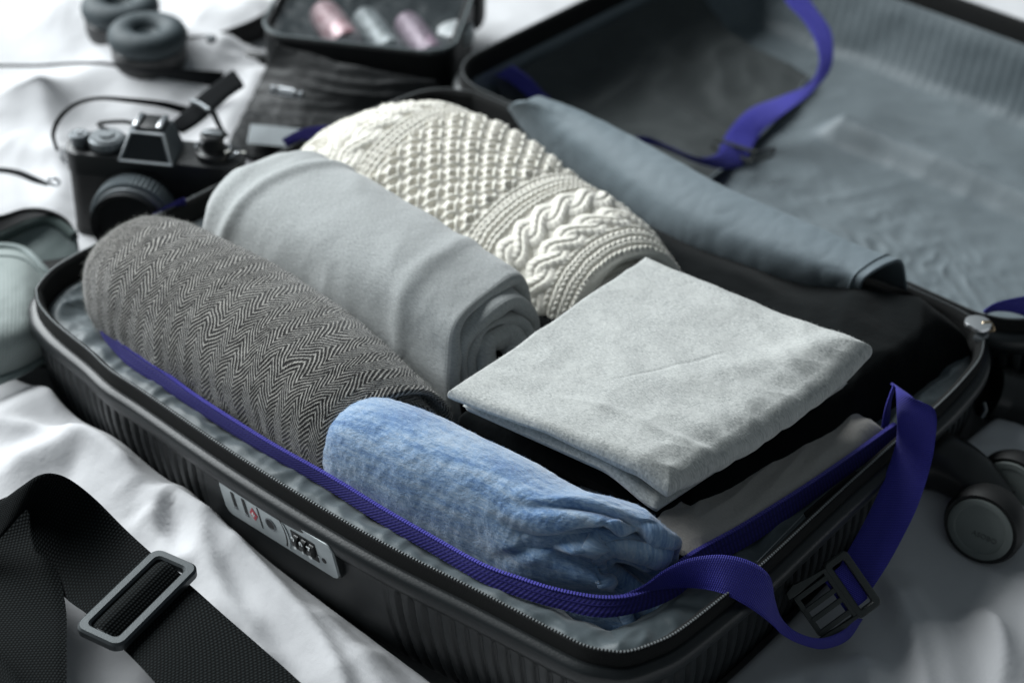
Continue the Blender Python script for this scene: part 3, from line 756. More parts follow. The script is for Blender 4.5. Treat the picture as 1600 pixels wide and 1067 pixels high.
for s in (-1, 1):
    mb = MB(); mb.prism([(.008, s * .0185), (.022, s * .0185), (.030, s * .0215), (.037, s * .0195), (.038, s * .0150), (.031, s * .0145), (.022, s * .0155), (.008, s * .0158)][::s], -.001, .0034, bk, .0008); mb.build('buckle_prong', M_buckle, buck)
ribbon('buckle_webbing', [bk(-.004, -.013, -.001), bk(.004, -.013, .001), bk(.012, -.013, -.002)], [bk(-.004, .013, -.001), bk(.004, .013, .001), bk(.012, .013, -.002)], .0015, M_strap, buck, n=20)

# wheels
def wheel(hc, nrm, r, wd, label=None, text=True):
    nrm = np.array(nrm, float); nrm /= np.linalg.norm(nrm)
    mb = MB(); mb.lathe([(r * .80, 0), (r * .93, .0008), (r, -.003), (r * 1.0, -wd * .6), (r * .9, -wd), (r * .3, -wd)], c=hc, axis=nrm, n=48); wh = mb.build('wheel', M_rubber, case)
    mb = MB(); mb.lathe([(r * .83, -.001), (r * .83, .0012), (r * .80, .0018), (r * .66, .0018), (r * .64, .0008), (r * .3, .0010)], c=hc, axis=nrm, n=48); mb.build('hub_cap', M_hub, wh)
    if text:
        ux = np.cross((0, 0, 1.), nrm); ux /= np.linalg.norm(ux); uy = np.cross(nrm, ux)
        for s, dx, dy, sz in (('ASOBO', .004, -.004, .0052),):
            q = np.array(hc) + ux * dx + uy * dy + nrm * .0012
            text_mesh('hub_lettering', s, sz, .00015, simple('hub_mark', (.09, .10, .095), .5), wh, Matrix([[ux[i], uy[i], nrm[i], q[i]] for i in range(3)] + [[0, 0, 0, 1]]))
    return wh
wheel(P(1532, 826, -.058), (.10, -.97, .12), .0265, .020)
wheel(P(1578, 765, -.060), (.10, -.97, .12), .0255, .016, text=False)
mb = MB()
a0 = P(1500, 735, -.052); mb.tube(cr([P(1440, 715, -.05), P(1475, 722, -.048), P(1515, 745, -.050), P(1560, 790, -.058)], 16), np.linspace(.022, .015, 16), 14); mb.build('wheel_housing', M_plastic, case)
# lid wheel and its housing
mb = MB(); mb.tube(cr([P(1545, 610, -.05), P(1575, 620, -.055), P(1620, 640, -.06)], 12), .020, 14); mb.build('wheel_housing', M_plastic, case)

# ------------------------------------------------------------------ clothes
def roll(name, st, mat, label, turns=2.3, pitch=.16, th0=-95, sq=2.3, nu=150, nv=260, hem=.006, endoff=None, disp=None, kdisp=None, cols=None, back=.03, dens=None):
    """a rolled garment: stations (x, cy, cz, ry, rz) along X, a spiral cross-section, the right end hemmed and open"""
    st = np.array(st, float); S = crp(st, nu)
    ang = math.radians(th0) - np.linspace(0, 2 * math.pi * turns, nv)       # bottom -> front -> top -> back ...
    if dens is not None: ang = math.radians(th0) - 2 * math.pi * turns * dens(np.linspace(0, 1, nv))
    s = (math.radians(th0) - ang)
    k = 1 - pitch * s / (2 * math.pi)
    c, n_ = np.cos(ang), np.sin(ang)
    cy = np.sign(c) * np.abs(c) ** (2 / sq); cz = np.sign(n_) * np.abs(n_) ** (2 / sq)
    nh = 9; rows_x = []; V = np.zeros((nu + nh + 6, nv, 3))
    K = np.broadcast_to(k, (nu, nv)).copy()
    if kdisp is not None: K = K * kdisp(S[:, :1], s[None], np.linspace(0, 1, nu)[:, None])
    V[:nu, :, 0] = S[:, :1]; V[:nu, :, 1] = S[:, 1:2] + K * S[:, 3:4] * cy; V[:nu, :, 2] = S[:, 2:3] + K * S[:, 4:5] * cz
    if endoff is not None:
        t = np.linspace(0, 1, nu)[:, None] ** 2.2
        V[:nu, :, 0] += t * endoff(s, cy, cz)[None]
    L = S[-1]; xe = V[nu - 1, :, 0]; re = (L[3] + L[4]) / 2
    for i in range(nh):
        ph = math.pi * (i + 1) / nh
        kk = K[-1] - (hem / 2) * (1 - math.cos(ph)) / re
        V[nu + i, :, 0] = xe + hem / 2 * math.sin(ph) * 1.0; V[nu + i, :, 1] = L[1] + kk * L[3] * cy; V[nu + i, :, 2] = L[2] + kk * L[4] * cz
    for i in range(6):
        kk = K[-1] - hem / re; V[nu + nh + i, :, 0] = xe - (i + 1) / 6 * back; V[nu + nh + i, :, 1] = L[1] + kk * L[3] * cy; V[nu + nh + i, :, 2] = L[2] + kk * L[4] * cz
    # fabric coordinates in metres
    Lu = np.r_[0, np.cumsum(np.linalg.norm(np.diff(V[:, nv // 4], axis=0), axis=1))]
    Lv = np.r_[0, np.cumsum(np.linalg.norm(np.diff(V[nu // 2], axis=0), axis=1))]
    UV = np.stack(np.broadcast_arrays(Lu[:, None], Lv[None]), -1)
    if disp is not None:
        N = normals(V); ctr = np.stack([V[..., 0] * 0, V[..., 1] - L[1], V[..., 2] - L[2]], -1)
        sg = np.sign((N[:nu] * ctr[:nu]).sum()); N = N * sg
        d = disp(V, UV, Lu[nu - 1]); V = V + N * d[..., None]
    o = grid(name, V, mat, None, uv=UV)
    props(o, label, 'clothing')
    return o, V, UV

def fuzz(parent, V, UV, count, length, width, mat, seed, mask=None):
    """short loose fibres standing on a cloth, one object"""
    r = np.random.RandomState(seed); N = normals(V); n, m = V.shape[:2]
    i = r.randint(0, n - 1, count); j = r.randint(0, m - 1, count)
    c = V[i, j]; nn = N[i, j]; toC = (CC[None] - c); sgn = np.sign((nn * (c - V.reshape(-1, 3).mean(0))).sum(1)); nn = nn * sgn[:, None]
    if mask is not None:
        k = mask(c); c, nn = c[k], nn[k]
    cnt = len(c); d = nn * r.uniform(.25, 1, (cnt, 1)) + r.randn(cnt, 3) * .55; d /= np.linalg.norm(d, axis=1)[:, None]
    l = length * r.uniform(.4, 1.2, (cnt, 1)); sd = np.cross(d, r.randn(cnt, 3)); sd /= np.linalg.norm(sd, axis=1)[:, None]
    bend = r.randn(cnt, 3) * .35
    a = c - sd * width / 2; b = c + sd * width / 2; mid = c + d * l * .55; e = c + d * l + bend * l * .6
    Vv = np.stack([a, b, mid + sd * width * .35, mid - sd * width * .35, e, e + sd * width * .2], 1).reshape(-1, 3)
    q = np.arange(cnt)[:, None] * 6
    F = np.concatenate([q + np.array([[0, 1, 2, 3]]), q + np.array([[3, 2, 5, 4]])], 0)
    return obj('loose_fibres', Vv, F, mat, parent, kind='stuff')

# herringbone roll
def d_herr(V, UV, ul):
    x, u, v = V[..., 0], UV[..., 0], UV[..., 1]
    d = .004 * fbm(u * 9, v * 14, 1.1, 3) + .0006 * fbm(u * 150, v * 150, 2., 2)
    return d
e_h = lambda s, cy, cz: .018 * cy + .006 * np.sin(s * 1.1) - .006 * cz
ho, hV, hU = roll('herringbone_roll', [(.047, .064, .010, .010, .012), (.049, .064, .010, .030, .030), (.056, .063, .010, .043, .041), (.075, .063, .011, .050, .048), (.11, .064, .011, .0535, .052), (.17, .066, .009, .0545, .053), (.24, .066, .005, .053, .051), (.285, .065, -.001, .051, .047), (.312, .065, -.006, .048, .042)],
                  M_herr, 'rolled charcoal and grey herringbone wool garment, nearest the lock at the left end', turns=2.2, pitch=.20, th0=-100, hem=.005, endoff=e_h, disp=d_herr, nu=240, nv=420)
M_fib = simple('grey_fibre', (.32, .32, .30), .9, c2=(.5, .5, .47), nscale=200)
fuzz(ho, hV, hU, 45000, .0026, .00012, M_fib, 3)

# grey sweatshirt roll
def d_grey(V, UV, ul):
    x, y, u, v = V[..., 0], V[..., 1], UV[..., 0], UV[..., 1]
    d = .0040 * fbm(u * 9, v * 9, 3.3, 3) + .0022 * np.clip(1 - 2.5 * np.abs(perlin(u * 9 + v * 7, v * 12 - u * 5, 7.)), 0, 1) ** 2
    d += .0020 * np.exp(-((u - .035 - .25 * (v - .11)) / .007) ** 2) * sm(.02, .10, v)       # raised seams near the left end
    d += .0028 * np.exp(-((u - .058 - .30 * (v - .11)) / .006) ** 2) * sm(.03, .11, v)
    d += .0020 * np.exp(-((u - ul + .040 + .06 * (v - .1)) / .008) ** 2)                       # cuff ridge
    d += .0004 * fbm(u * 90, v * 90, 1., 2)
    return d
e_g = lambda s, cy, cz: .006 * np.sin(s * .8) + .006 * s / 6.28 - .010 * cz
go, gV, gU = roll('sweatshirt_roll', [(.056, .170, .014, .010, .010), (.058, .170, .016, .034, .028), (.066, .170, .017, .047, .040), (.085, .170, .019, .055, .048), (.13, .169, .019, .057, .054), (.20, .167, .018, .057, .056), (.26, .166, .015, .056, .053), (.300, .165, .011, .054, .048)],
                  M_jersey, 'rolled light grey sweatshirt with soft layers spiralling at its open end', turns=3.9, pitch=.185, th0=-80, sq=2.65, hem=.0080, endoff=e_g, disp=d_grey, nu=240, nv=420,
                  kdisp=lambda x, s, t: 1 + .07 * np.sin(s * 2 + .6) * t ** 3 + .035 * np.sin(s * 5.3) * t ** 6)
fuzz(go, gV, gU, 9000, .0013, .00009, simple('pale_fibre', (.5, .52, .52), .9), 4)

# cream cable knit
def rope(d, r): return np.sqrt(np.clip(1 - (d / r) ** 2, 0, 1))
def knit(u, v, ul):
    """height of the knit, u along the roll, v round it (the direction the columns run)"""
    h = np.zeros(u.shape)
    st = .0050                                        # stitch length
    hp = .35 * np.abs(np.sin(math.pi * v / (st * .72))) * np.abs(np.sin(math.pi * u / .0042)) ; h = h + .0008 * hp     # purl ground
    def chain(c, w):
        t = (u - c) / w; m_ = np.abs(t) < 1
        lobe = np.abs(np.abs(t) - .5) * 2
        ph = v / st + np.abs(t) * .75
        s = (1 - lobe ** 2).clip(0, 1) ** .6 * (.45 + .55 * np.abs(np.sin(math.pi * ph)) ** .7)
        return np.where(m_, .0026 * s, 0)
    def cable(c, amp, per, r, sgn=1, ph0=0.):
        out = np.zeros(u.shape)
        for k in (0, 1):
            ph = 2 * math.pi * v / per + math.pi * k + ph0
            cc = c + amp * np.sin(ph); zc = .55 * np.cos(ph) * sgn
            dd = u - cc; body = rope(dd, r)
            tw = .5 + .5 * np.abs(np.sin(math.pi * (v / (st * .9) + np.abs(dd) / r * .8)))
            spl = 1 - .35 * np.exp(-(dd / (r * .16)) ** 2)
            hh = (.0036 + .0022 * zc) * body * (.72 + .28 * tw) * spl
            out = np.maximum(out, hh)
        return out
    def trellis(a, b):
        p = .0098; q = .0110
        m_ = sm(a - .002, a + .002, u) * sm(b + .002, b - .002, u)
        A = u / p + v / q; B = u / p - v / q
        fa = np.abs((A % 1) - .5) * 2; fb = np.abs((B % 1) - .5) * 2
        par = ((np.floor(A) + np.floor(B)) % 2)
        ha = np.sqrt(np.clip(1 - ((1 - fa) / .52) ** 2, 0, 1)) * (.70 + .30 * np.sin(math.pi * B + .4))
        hb = np.sqrt(np.clip(1 - ((1 - fb) / .52) ** 2, 0, 1)) * (.70 - .30 * np.sin(math.pi * A + .4))
        return .0044 * np.maximum(ha, hb) * m_ * (1 + .25 * perlin(u * 60, v * 60, 9.))
    w1 = .0042
    lay = []
    e = ul                                               # from the open end backwards
    for c in (.004, .011, .018): h = np.maximum(h, chain(e - c, w1))
    h = np.maximum(h, cable(e - .031, .0050, .042, .0080))
    h = np.maximum(h, cable(e - .056, .0054, .044, .0086, -1, 1.))
    for c in (.074,): h = np.maximum(h, chain(e - c, .0038))
    for c in (.083, .0905): h = np.maximum(h, chain(e - c, .0042))
    h = np.maximum(h, trellis(e - .190, e - .096))
    for c in (.195, .203): h = np.maximum(h, chain(e - c, .0042))
    h = np.maximum(h, cable(e - .218, .0050, .042, .0076))
    h = np.maximum(h, cable(e - .240, .0050, .042, .0076, -1))
    h = np.maximum(h, chain(e - .255, .0042))
    h = np.maximum(h, cable(e - .271, .0050, .042, .0076))
    h = np.maximum(h, chain(e - .286, .0045)); h = np.maximum(h, chain(e - .296, .0045))
    h = np.maximum(h, cable(e - .312, .0050, .042, .0076, -1))
    h = h + .00022 * np.sin(2 * math.pi * (v / .0014 + u / .0011)) * (h > .0008)
    return h
def d_knit(V, UV, ul):
    u, v = UV[..., 0], UV[..., 1]
    uu = u + .007 * perlin(v * 11, u * 7, 3.) + .0012 * perlin(u * 70, v * 70, 1.); vv = v + .004 * perlin(u * 25, v * 18, 4.) + .0012 * perlin(u * 80, v * 80, 2.)
    return knit(uu, vv, ul + .002) + .007 * fbm(u * 8, v * 7, 5.5, 3)
e_k = lambda s, cy, cz: .016 * cy - .010 * cz + .004 * np.sin(s)
ko, kV, kU = roll('cable_knit_sweater', [(.038, .262, .000, .012, .008), (.042, .264, .004, .030, .020), (.055, .274, .008, .052, .038), (.075, .284, .010, .068, .050), (.11, .294, .011, .080, .060), (.16, .296, .010, .084, .062), (.22, .290, .008, .080, .060), (.27, .287, .005, .080, .060), (.312, .283, .001, .075, .056), (.334, .279, -.003, .068, .051)],
                  M_knit, 'chunky cream cable knit sweater rolled up, farthest from the lock', turns=2.1, pitch=.30, th0=-70, sq=2.15, hem=.011, endoff=e_k, disp=d_knit, nu=560, nv=1000, back=.05,
                  kdisp=lambda x, s, t: (1 + .035 * np.sin(s * 2.3 + x * 18) * sm(.1, .5, t)) * (1 - .05 * t ** 4 * np.sin(s * 3)), dens=lambda t: np.interp(t, [0, .74, 1], [0, .50, 1]))
fuzz(ko, kV, kU, 30000, .0026, .00011, simple('cream_fibre', (.75, .74, .69), .9), 5)

# blue towel roll with crumpled right end
def d_blue(V, UV, ul):
    u, v = UV[..., 0], UV[..., 1]; t = sm(ul - .085, ul - .01, u)
    d = .0030 * fbm(u * 10, v * 10, 8.3, 3) + .0007 * fbm(u * 160, v * 160, 2., 2)
    fold = 1 - 2.2 * np.abs(perlin(v * 21 + u * 8, u * 9, 6.6)); d += t * .006 * np.clip(fold, -.6, 1) ** 3 * sm(.02, .07, v)
    d -= t * .010 * np.exp(-((v - .072 - (ul - u) * .20) / .0065) ** 2)
    d -= t * .007 * np.exp(-((v - .050 + (ul - u) * .10) / .005) ** 2)
    d -= t * .009 * np.exp(-((v - .098 + (ul - u) * .55) / .0045) ** 2)
    d -= t * .007 * np.exp(-((v - .118 + (ul - u) * .30) / .0050) ** 2)
    d += t * .005 * np.exp(-((v - .088 + (ul - u) * .35) / .0060) ** 2)
    return d
e_b = lambda s, cy, cz: .010 * cy + .012 * np.sin(s * 2.1 + 1) - .012 * cz
bo_, bV, bU = roll('blue_towel_roll', [(.290, .044, -.006, .012, .018), (.293, .044, -.006, .026, .034), (.302, .045, -.006, .032, .044), (.325, .048, -.006, .035, .050), (.37, .052, -.006, .036, .053), (.42, .058, -.006, .0345, .053), (.452, .062, -.007, .034, .051), (.480, .072, -.008, .0310, .049), (.500, .080, -.010, .0260, .044)],
                   M_terry, 'rolled heathered blue towelling garment, crumpled at its right end beside the strap', turns=2.6, pitch=.26, th0=-110, sq=2.4, hem=.0075, endoff=e_b, disp=d_blue, nu=260, nv=420,
                   kdisp=lambda x, s, t: 1 + .12 * np.sin(s * 3.1 + 1.2) * t ** 3)
fuzz(bo_, bV, bU, 26000, .0013, .00012, simple('blue_fibre', (.20, .32, .52), .9, c2=(.36, .48, .64), nscale=200), 6)

def slab(name, XY, ztop, T, mat, parent=None, nx=200, ny=200, round_=1., dn=None):
    g = lambda n: (1 - np.cos(np.linspace(0, math.pi, n))) / 2 * .35 + np.linspace(0, 1, n) * .65
    a, b = np.meshgrid(g(nx), g(ny), indexing='ij'); xy = XY(a, b); x, y = xy
    C = np.stack([x, y], -1)
    la = np.linalg.norm(C[-1] - C[0], axis=-1).mean(); lb = np.linalg.norm(C[:, -1] - C[:, 0], axis=-1).mean()
    t = T(a, b); zt = ztop(x, y, a, b)
    e = np.minimum.reduce([a * la, (1 - a) * la, b * lb, (1 - b) * lb]) / (t / 2 * round_); e = np.clip(e, 0, 1)
    pr = np.sqrt(np.clip(1 - (1 - e) ** 2, 0, 1))
    mid = zt - t / 2
    top = np.stack([x, y, mid + t / 2 * pr], -1); bot = np.stack([x, y, mid - t / 2 * pr], -1)
    V = np.concatenate([top.reshape(-1, 3), bot.reshape(-1, 3)]); F1 = gfaces(nx, ny); F2 = gfaces(nx, ny)[:, ::-1] + nx * ny
    uv1 = np.stack([a * la, b * lb], -1).reshape(-1, 2)
    o = obj(name, V, np.concatenate([F1, F2]), mat, parent, uv=np.concatenate([uv1, uv1 + .3]))
    return o, top
def quad(A, B, C, D, bul=(0, 0, 0, 0)):
    A, B, C, D = [np.array(q, float) for q in (A, B, C, D)]
    def f(a, b):
        p = (1 - a) * (1 - b) * A[:, None, None] + a * (1 - b) * D[:, None, None] + (1 - a) * b * B[:, None, None] + a * b * C[:, None, None]
        p = np.array(p); p[0] += bul[0] * 4 * b * (1 - b) * a + bul[1] * 4 * b * (1 - b) * (1 - a); p[1] += bul[2] * 4 * a * (1 - a) * b - bul[3] * 4 * a * (1 - a) * (1 - b)
        return p
    return f
def z_shirt(x, y, a, b):
    z = .047 + .008 * b + .004 * sm(0, .5, a) - .006 * sm(.84, 1.0, a) * (1 - .3 * b) + .004 * sm(.5, 1., a) * sm(.6, 1, b)
    z += .0018 * fbm(x * 14, y * 14, 2.7, 3) + .0005 * fbm(x * 60, y * 60, 1., 2)
    cr_ = np.abs((a - .42) - .10 * np.sin(b * 3) - (b - .45) * .55); z -= .0004 * np.exp(-(cr_ / .008) ** 2) * sm(.25, .4, b) * sm(.75, .6, b)
    cr_ = np.abs((b - .16) - (a - .45) * .10 + .02 * np.sin(a * 9)); z += .0012 * np.exp(-(cr_ / .02) ** 2) * sm(.3, .5, a)
    z += .0022 * np.clip(1 - 2.5 * np.abs(perlin(x * 34 - y * 20, y * 38, 5.)), 0, 1) * sm(.78, .98, a)
    z += .0012 * np.clip(1 - 3 * np.abs(perlin(x * 16 + y * 9, y * 26 - x * 6, 8.)), 0, 1)
    dg = (a - b * .62 - .33); z += .003 * np.exp(-(dg / .08) ** 2) * sm(.4, .9, a)
    return z
sh, sT = slab('folded_shirt', quad((.343, .078), (.346, .272), (.517, .285), (.494, .104), (.006, 0, -.004, .002)), z_shirt, lambda a, b: .009 + .011 * sm(.45, 1, a), M_shirt, nx=240, ny=240, round_=1.0)
props(sh, 'folded pale grey brushed cotton shirt lying flat on black clothes', 'clothing')
slab('fold_layer', quad((.349, .086), (.352, .268), (.508, .276), (.488, .103)), lambda x, y, a, b: .038 + .008 * b - .012 * sm(.7, 1, a), lambda a, b: .010 + 0 * a, M_shirt, sh, nx=60, ny=60)
fuzz(sh, sT, None, 30000, .0013, .00009, simple('shirt_fibre', (.58, .60, .59), .9), 8)

def z_black(x, y, a, b):
    return .012 + .004 * sm(.40, .48, x) - .014 * sm(.345, .39, y) * sm(.46, .40, x) - .030 * sm(.50, .545, x) * sm(.5, 0.3, y * 0 + .2) - .012 * sm(.47, .54, x) + .004 * fbm(x * 14, y * 14, 4.4, 3) + .006 * np.clip(1 - 2.4 * np.abs(perlin(x * 20 + y * 8, y * 10, 5.)), 0, 1) * sm(.38, .48, x)
bk1, _ = slab('black_shirt', quad((.31, .12), (.22, .382), (.531, .428), (.488, .14), (.006, 0, 0, 0)), z_black, lambda a, b: .055 + 0 * a, M_blackcloth, nx=150, ny=150, round_=.8)
props(bk1, 'black folded top under the pale grey shirt, beside the hinge', 'clothing')
bk2, _ = slab('black_folded_trousers', quad((.335, .095), (.335, .30), (.505, .300), (.480, .118)), lambda x, y, a, b: .020 - .016 * sm(.75, 1, a) + .003 * fbm(x * 20, y * 20, 2.), lambda a, b: .030 + 0 * a, M_blackcloth, nx=80, ny=80)
props(bk2, 'black folded trousers directly beneath the pale grey shirt', 'clothing')
bg, _ = slab('beige_folded_cloth', quad((.42, .116), (.43, .30), (.533, .297), (.514, .116), (.002, 0, 0, 0)), lambda x, y, a, b: -.003 + .002 * fbm(x * 30, y * 30, 2.) + .003 * np.clip(1 - 2.5 * np.abs(perlin(x * 50, y * 20, 5.)), 0, 1), lambda a, b: .022 + 0 * a, M_beige, nx=90, ny=110)
props(bg, 'beige folded cotton garment at the bottom of the stack by the short end', 'clothing')

# ------------------------------------------------------------------ film camera
CZ = .010; cq = P(232, 252, CZ); crot = math.radians(33)
cdir = np.array([math.cos(crot), math.sin(crot), 0]); cback = np.array([-math.sin(crot), math.cos(crot), 0])
cbase = cq + cback * .018; cbase[2] = CZ - .082
cm = empty('film_camera', tuple(cbase), 'black and chrome film camera standing on the sheet behind the herringbone roll', 'camera', rot=(0, 0, crot))
def cam_w(px, py, z):                      # photo pixel at height z, in the camera's own frame
    d = P(px, py, z) - cbase; return np.array([d @ cdir, d @ cback, d[2]])
L_ = dict(local=True)
mb = MB(); mb.prism(rrect(.136, .034, .012, 8), .012, .064, lambda x, y, z: (x, y, z), .001); mb.prism(rrect(.137, .035, .012, 8), 0, .012, lambda x, y, z: (x, y, z)); mb.build('body', M_leather, cm, **L_)
mb = MB(); mb.prism(rrect(.138, .036, .0125, 8), .064, .082, lambda x, y, z: (x, y, z), .0018); mb.build('top_plate', M_enamel, cm, **L_)
# prism housing: a truncated pyramid with a framed dark front
pb = [(-.024, -.020), (.020, -.020), (.020, .012), (-.024, .012)]; ptp = [(-.0155, -.011), (.0125, -.011), (.0125, .010), (-.0155, .010)]
mb = MB(); mb.add([(x, y, .081) for x, y in pb] + [(x, y, .1035) for x, y in ptp], [(3, 2, 1, 0), (4, 5, 6, 7), (0, 1, 5, 4), (1, 2, 6, 5), (2, 3, 7, 6), (3, 0, 4, 7)])
pr_ = mb.build('prism_housing', simple('slate_enamel', (.10, .115, .125), .3), cm, smooth=False, **L_)
q = [np.array(v) for v in ((-.024, -.020, .081), (.020, -.020, .081), (.0125, -.011, .1035), (-.0155, -.011, .1035))]
cq_ = sum(q) / 4; no_ = np.array((0, -.9, .44))
mb = MB(); qi = [cq_ + (v - cq_) * .80 + no_ * .0005 for v in q]; mb.add([tuple(v) for v in qi], [(0, 1, 2, 3)]); mb.build('prism_window', M_glass, pr_, smooth=False, **L_)
mb = MB(); mb.tube([cq_ + (v - cq_) * .93 + no_ * .0004 for v in q], .0011, 6, True); mb.build('prism_trim', simple('bright_trim', (.62, .65, .67), .5), pr_, **L_)
mb = MB(); mb.box((-.0015, .001, .1048), (.0105, .0105, .0014), bev=.0005); hs = mb.build('hot_shoe', M_enamel, cm, **L_)
for s_ in (-1, 1):
    mb = MB(); mb.box((-.0015 + s_ * .0092, -.0005, .1074), (.0021, .0095, .0012), bev=.0006); mb.build('shoe_rail', M_chrome, hs, **L_)
def lz(prof, x, y, name, mat, parent, **k):
    mb = MB(); mb.lathe(prof, c=(x, y, 0), **k); return mb.build(name, mat, parent, **L_)
d_ = lz([(.0125, .081), (.0125, .083), (.0142, .084), (.0142, .0895), (.0130, .0905), (.0126, .0905)], -.038, -.001, 'shutter_dial', M_satin, cm, n=48, knurl=1, ka=.0005)
lz([(.0115, .0905), (.0112, .0915), (.0062, .0915), (.006, .093), (.0058, .0932)], -.038, -.001, 'dial_face', M_satin, d_, n=32)
lv = MB(); lv.tube(cr([(-.038, .004, .0925), (-.048, .012, .093), (-.030, .019, .093), (-.018, .018, .091)], 20), .0016, 6); lv.build('advance_lever', M_enamel, cm, **L_)
b_ = lz([(.0065, .081), (.0065, .087), (.0080, .088), (.0080, .091), (.0070, .092)], -.059, -.003, 'shutter_button', M_satin, cm, n=28)
lz([(.003, .092), (.0028, .0935)], -.059, -.003, 'button_top', M_chrome, b_, n=16)
k_ = lz([(.0125, .081), (.0135, .082), (.0135, .087), (.0120, .088), (.0085, .088), (.0085, .096), (.0095, .0975), (.0095, .1005), (.0082, .1015)], .046, 0, 'rewind_knob', M_enamel, cm, n=40, knurl=1, ka=.0004)
for s_ in (-1, 1):
    mb = MB(); mb.tube(cr([(.046 + s_ * .0105, -.006, .0895), (.046 + s_ * .0135, -.001, .0895), (.046 + s_ * .012, .006, .0895)], 10), .0012, 6); mb.build('knob_trim', M_chrome, k_, **L_)
mb = MB(); mb.prism(rrect(.016, .006, .0028), .1015, .1030, lambda x, y, z: (.046 + x, y, z), .0005); mb.build('rewind_crank', M_satin, k_, **L_)
mb = MB(); mb.tube(cr([(.060, -.004, .084), (.066, -.002, .088), (.070, .003, .086)], 10), .0011, 6); mb.build('rewind_catch', M_chrome, cm, **L_)
for s_ in (-1, 1):
    mb = MB(); t = np.linspace(0, 2 * math.pi, 14, endpoint=False); mb.tube(np.stack([s_ * (.0715 + .004 * np.cos(t)), 0 * t - .004, .070 + .005 * np.sin(t)], 1), .0009, 6, True); mb.build('strap_lug', M_chrome, cm, **L_)
# lens pointing at the suitcase
LY = -.016
def lens(prof, name, mat, parent, **k):
    mb = MB(); mb.lathe(prof, c=(-.010, LY, .040), axis=(0, -1, 0), **k); return mb.build(name, mat, parent, **L_)
ln = lens([(.031, 0), (.0325, .001), (.0325, .006), (.030, .007)], 'lens', M_enamel, cm, n=64)
lens([(.030, .007), (.0335, .008), (.0335, .022), (.031, .023)], 'focus_ring', simple('knurled_ring', (.10, .12, .13), .45), ln, n=110, knurl=1, ka=.0012)
lens([(.030, .021), (.0300, .026), (.0285, .027)], 'aperture_ring', M_satin, ln, n=64)
lens([(.0285, .027), (.0290, .029), (.0295, .034), (.028, .034), (.025, .030), (.001, .030)], 'lens_hood', M_enamel, ln, n=64)
for (x, z) in ((.033, .055), (.042, .044)):
    mb = MB(); mb.lathe([(.0016, 0), (.0016, .0012), (.001, .0016)], c=(x, -.0172, z), axis=(0, -1, 0), n=14); mb.build('terminal_cap', M_satin, cm, **L_)
M_padcloth = simple('pad_cloth', (.006, .007, .008), .85, spec=.1)
# carrying strap, part of the camera
def cs(name, A, B, th=.0014, mat=None, n=80):
    ribbon(name, [cam_w(*a) for a in A], [cam_w(*b) for b in B], th, mat or M_padcloth, cm, n=n, local=True)
cs('shoulder_strap', [(88, 236, .0), (80, 208, .004), (92, 180, .010), (118, 160, .014), (155, 151, .014), (205, 153, .01), (255, 158, .0), (292, 166, -.01)],
   [(91, 234, -.004), (86, 210, .0), (98, 184, .006), (122, 164, .010), (157, 156, .010), (205, 161, .004), (253, 168, -.006), (286, 178, -.016)])
cs('shoulder_strap', [(-40, 101, -.02), (10, 101, -.02), (60, 101, -.02), (110, 98, -.016), (160, 97, -.012), (205, 105, -.012), (255, 107, -.014), (300, 109, -.018), (350, 112, -.025)],
   [(-40, 104, -.026), (10, 104, -.026), (60, 104, -.026), (110, 101, -.022), (160, 101, -.02), (205, 109, -.022), (255, 122, -.03), (300, 130, -.034), (345, 137, -.038)])
cs('strap_pad', [(262, 196, -.008), (285, 175, -.004), (310, 150, .0), (340, 126, .002), (363, 109, .002)], [(288, 208, -.012), (310, 194, -.008), (335, 173, -.004), (360, 151, -.002), (382, 136, -.002)], .004, M_padcloth)
cs('shoulder_strap', [(318, 158, .0), (330, 180, -.002), (340, 200, .0), (352, 214, .0)], [(330, 160, -.004), (342, 184, -.006), (350, 202, -.004), (358, 212, -.004)])
mb = MB(); mb.tube([cam_w(298, 157, .004), cam_w(312, 162, .004), cam_w(327, 172, .004)], .0018, 8); mb.build('strap_keeper', M_satin, cm, **L_)
cs('shoulder_strap', [(-40, 262, -.03), (0, 262, -.03), (30, 266, -.03), (56, 276, -.03), (76, 286, -.03)], [(-40, 268, -.03), (0, 269, -.03), (26, 274, -.03), (50, 284, -.03), (74, 290, -.03)], .002)
mb = MB(); t = np.linspace(0, 2 * math.pi, 14, endpoint=False); c0 = cam_w(84, 284, -.02)
mb.tube(np.stack([c0[0] + .0045 * np.cos(t), c0[1] + 0 * t, c0[2] + .003 * np.sin(t)], 1), .0012, 6, True); mb.build('strap_ring', M_chrome, cm, **L_)

# ------------------------------------------------------------------ headphones lying face up
hp = empty('headphones', (-.27, .35, -.058), 'black over-ear headphones lying on the sheet with ear cushions facing up', 'headphones')
def cup(px, py, zt, r, tx=0.):
    c = P(px, py, zt); c = np.array([c[0], c[1], zt])
    mb = MB(); mb.lathe([(r * .55, -.050), (r * .86, -.046), (r * .93, -.032), (r * .93, -.022), (r * .86, -.019)], c=c, n=48); cu_ = mb.build('ear_cup', M_plastic, hp)
    prof = []
    for k in range(15):
        a = math.radians(-80 + 250 * k / 14); prof.append((r * .64 + r * .36 * math.cos(a), -.0125 + .0115 * math.sin(a)))
    mb = MB(); mb.lathe(prof + [(r * .26, -.009), (r * .06, -.014)], c=c, n=56); mb.build('ear_cushion', M_cushion, cu_)
cup(229, 36, -.006, .0355); cup(186, -8, -.004, .0355)
A_ = [P(286, 58, -.03), P(320, 55, -.028), P(354, 46, -.028), P(392, 31, -.028), P(420, 15, -.028), P(448, -12, -.028), P(455, -40, -.028)]
B_ = [P(290, 78, -.052), P(325, 80, -.052), P(364, 79, -.052), P(402, 64, -.052), P(432, 44, -.052), P(462, 12, -.052), P(470, -20, -.052)]
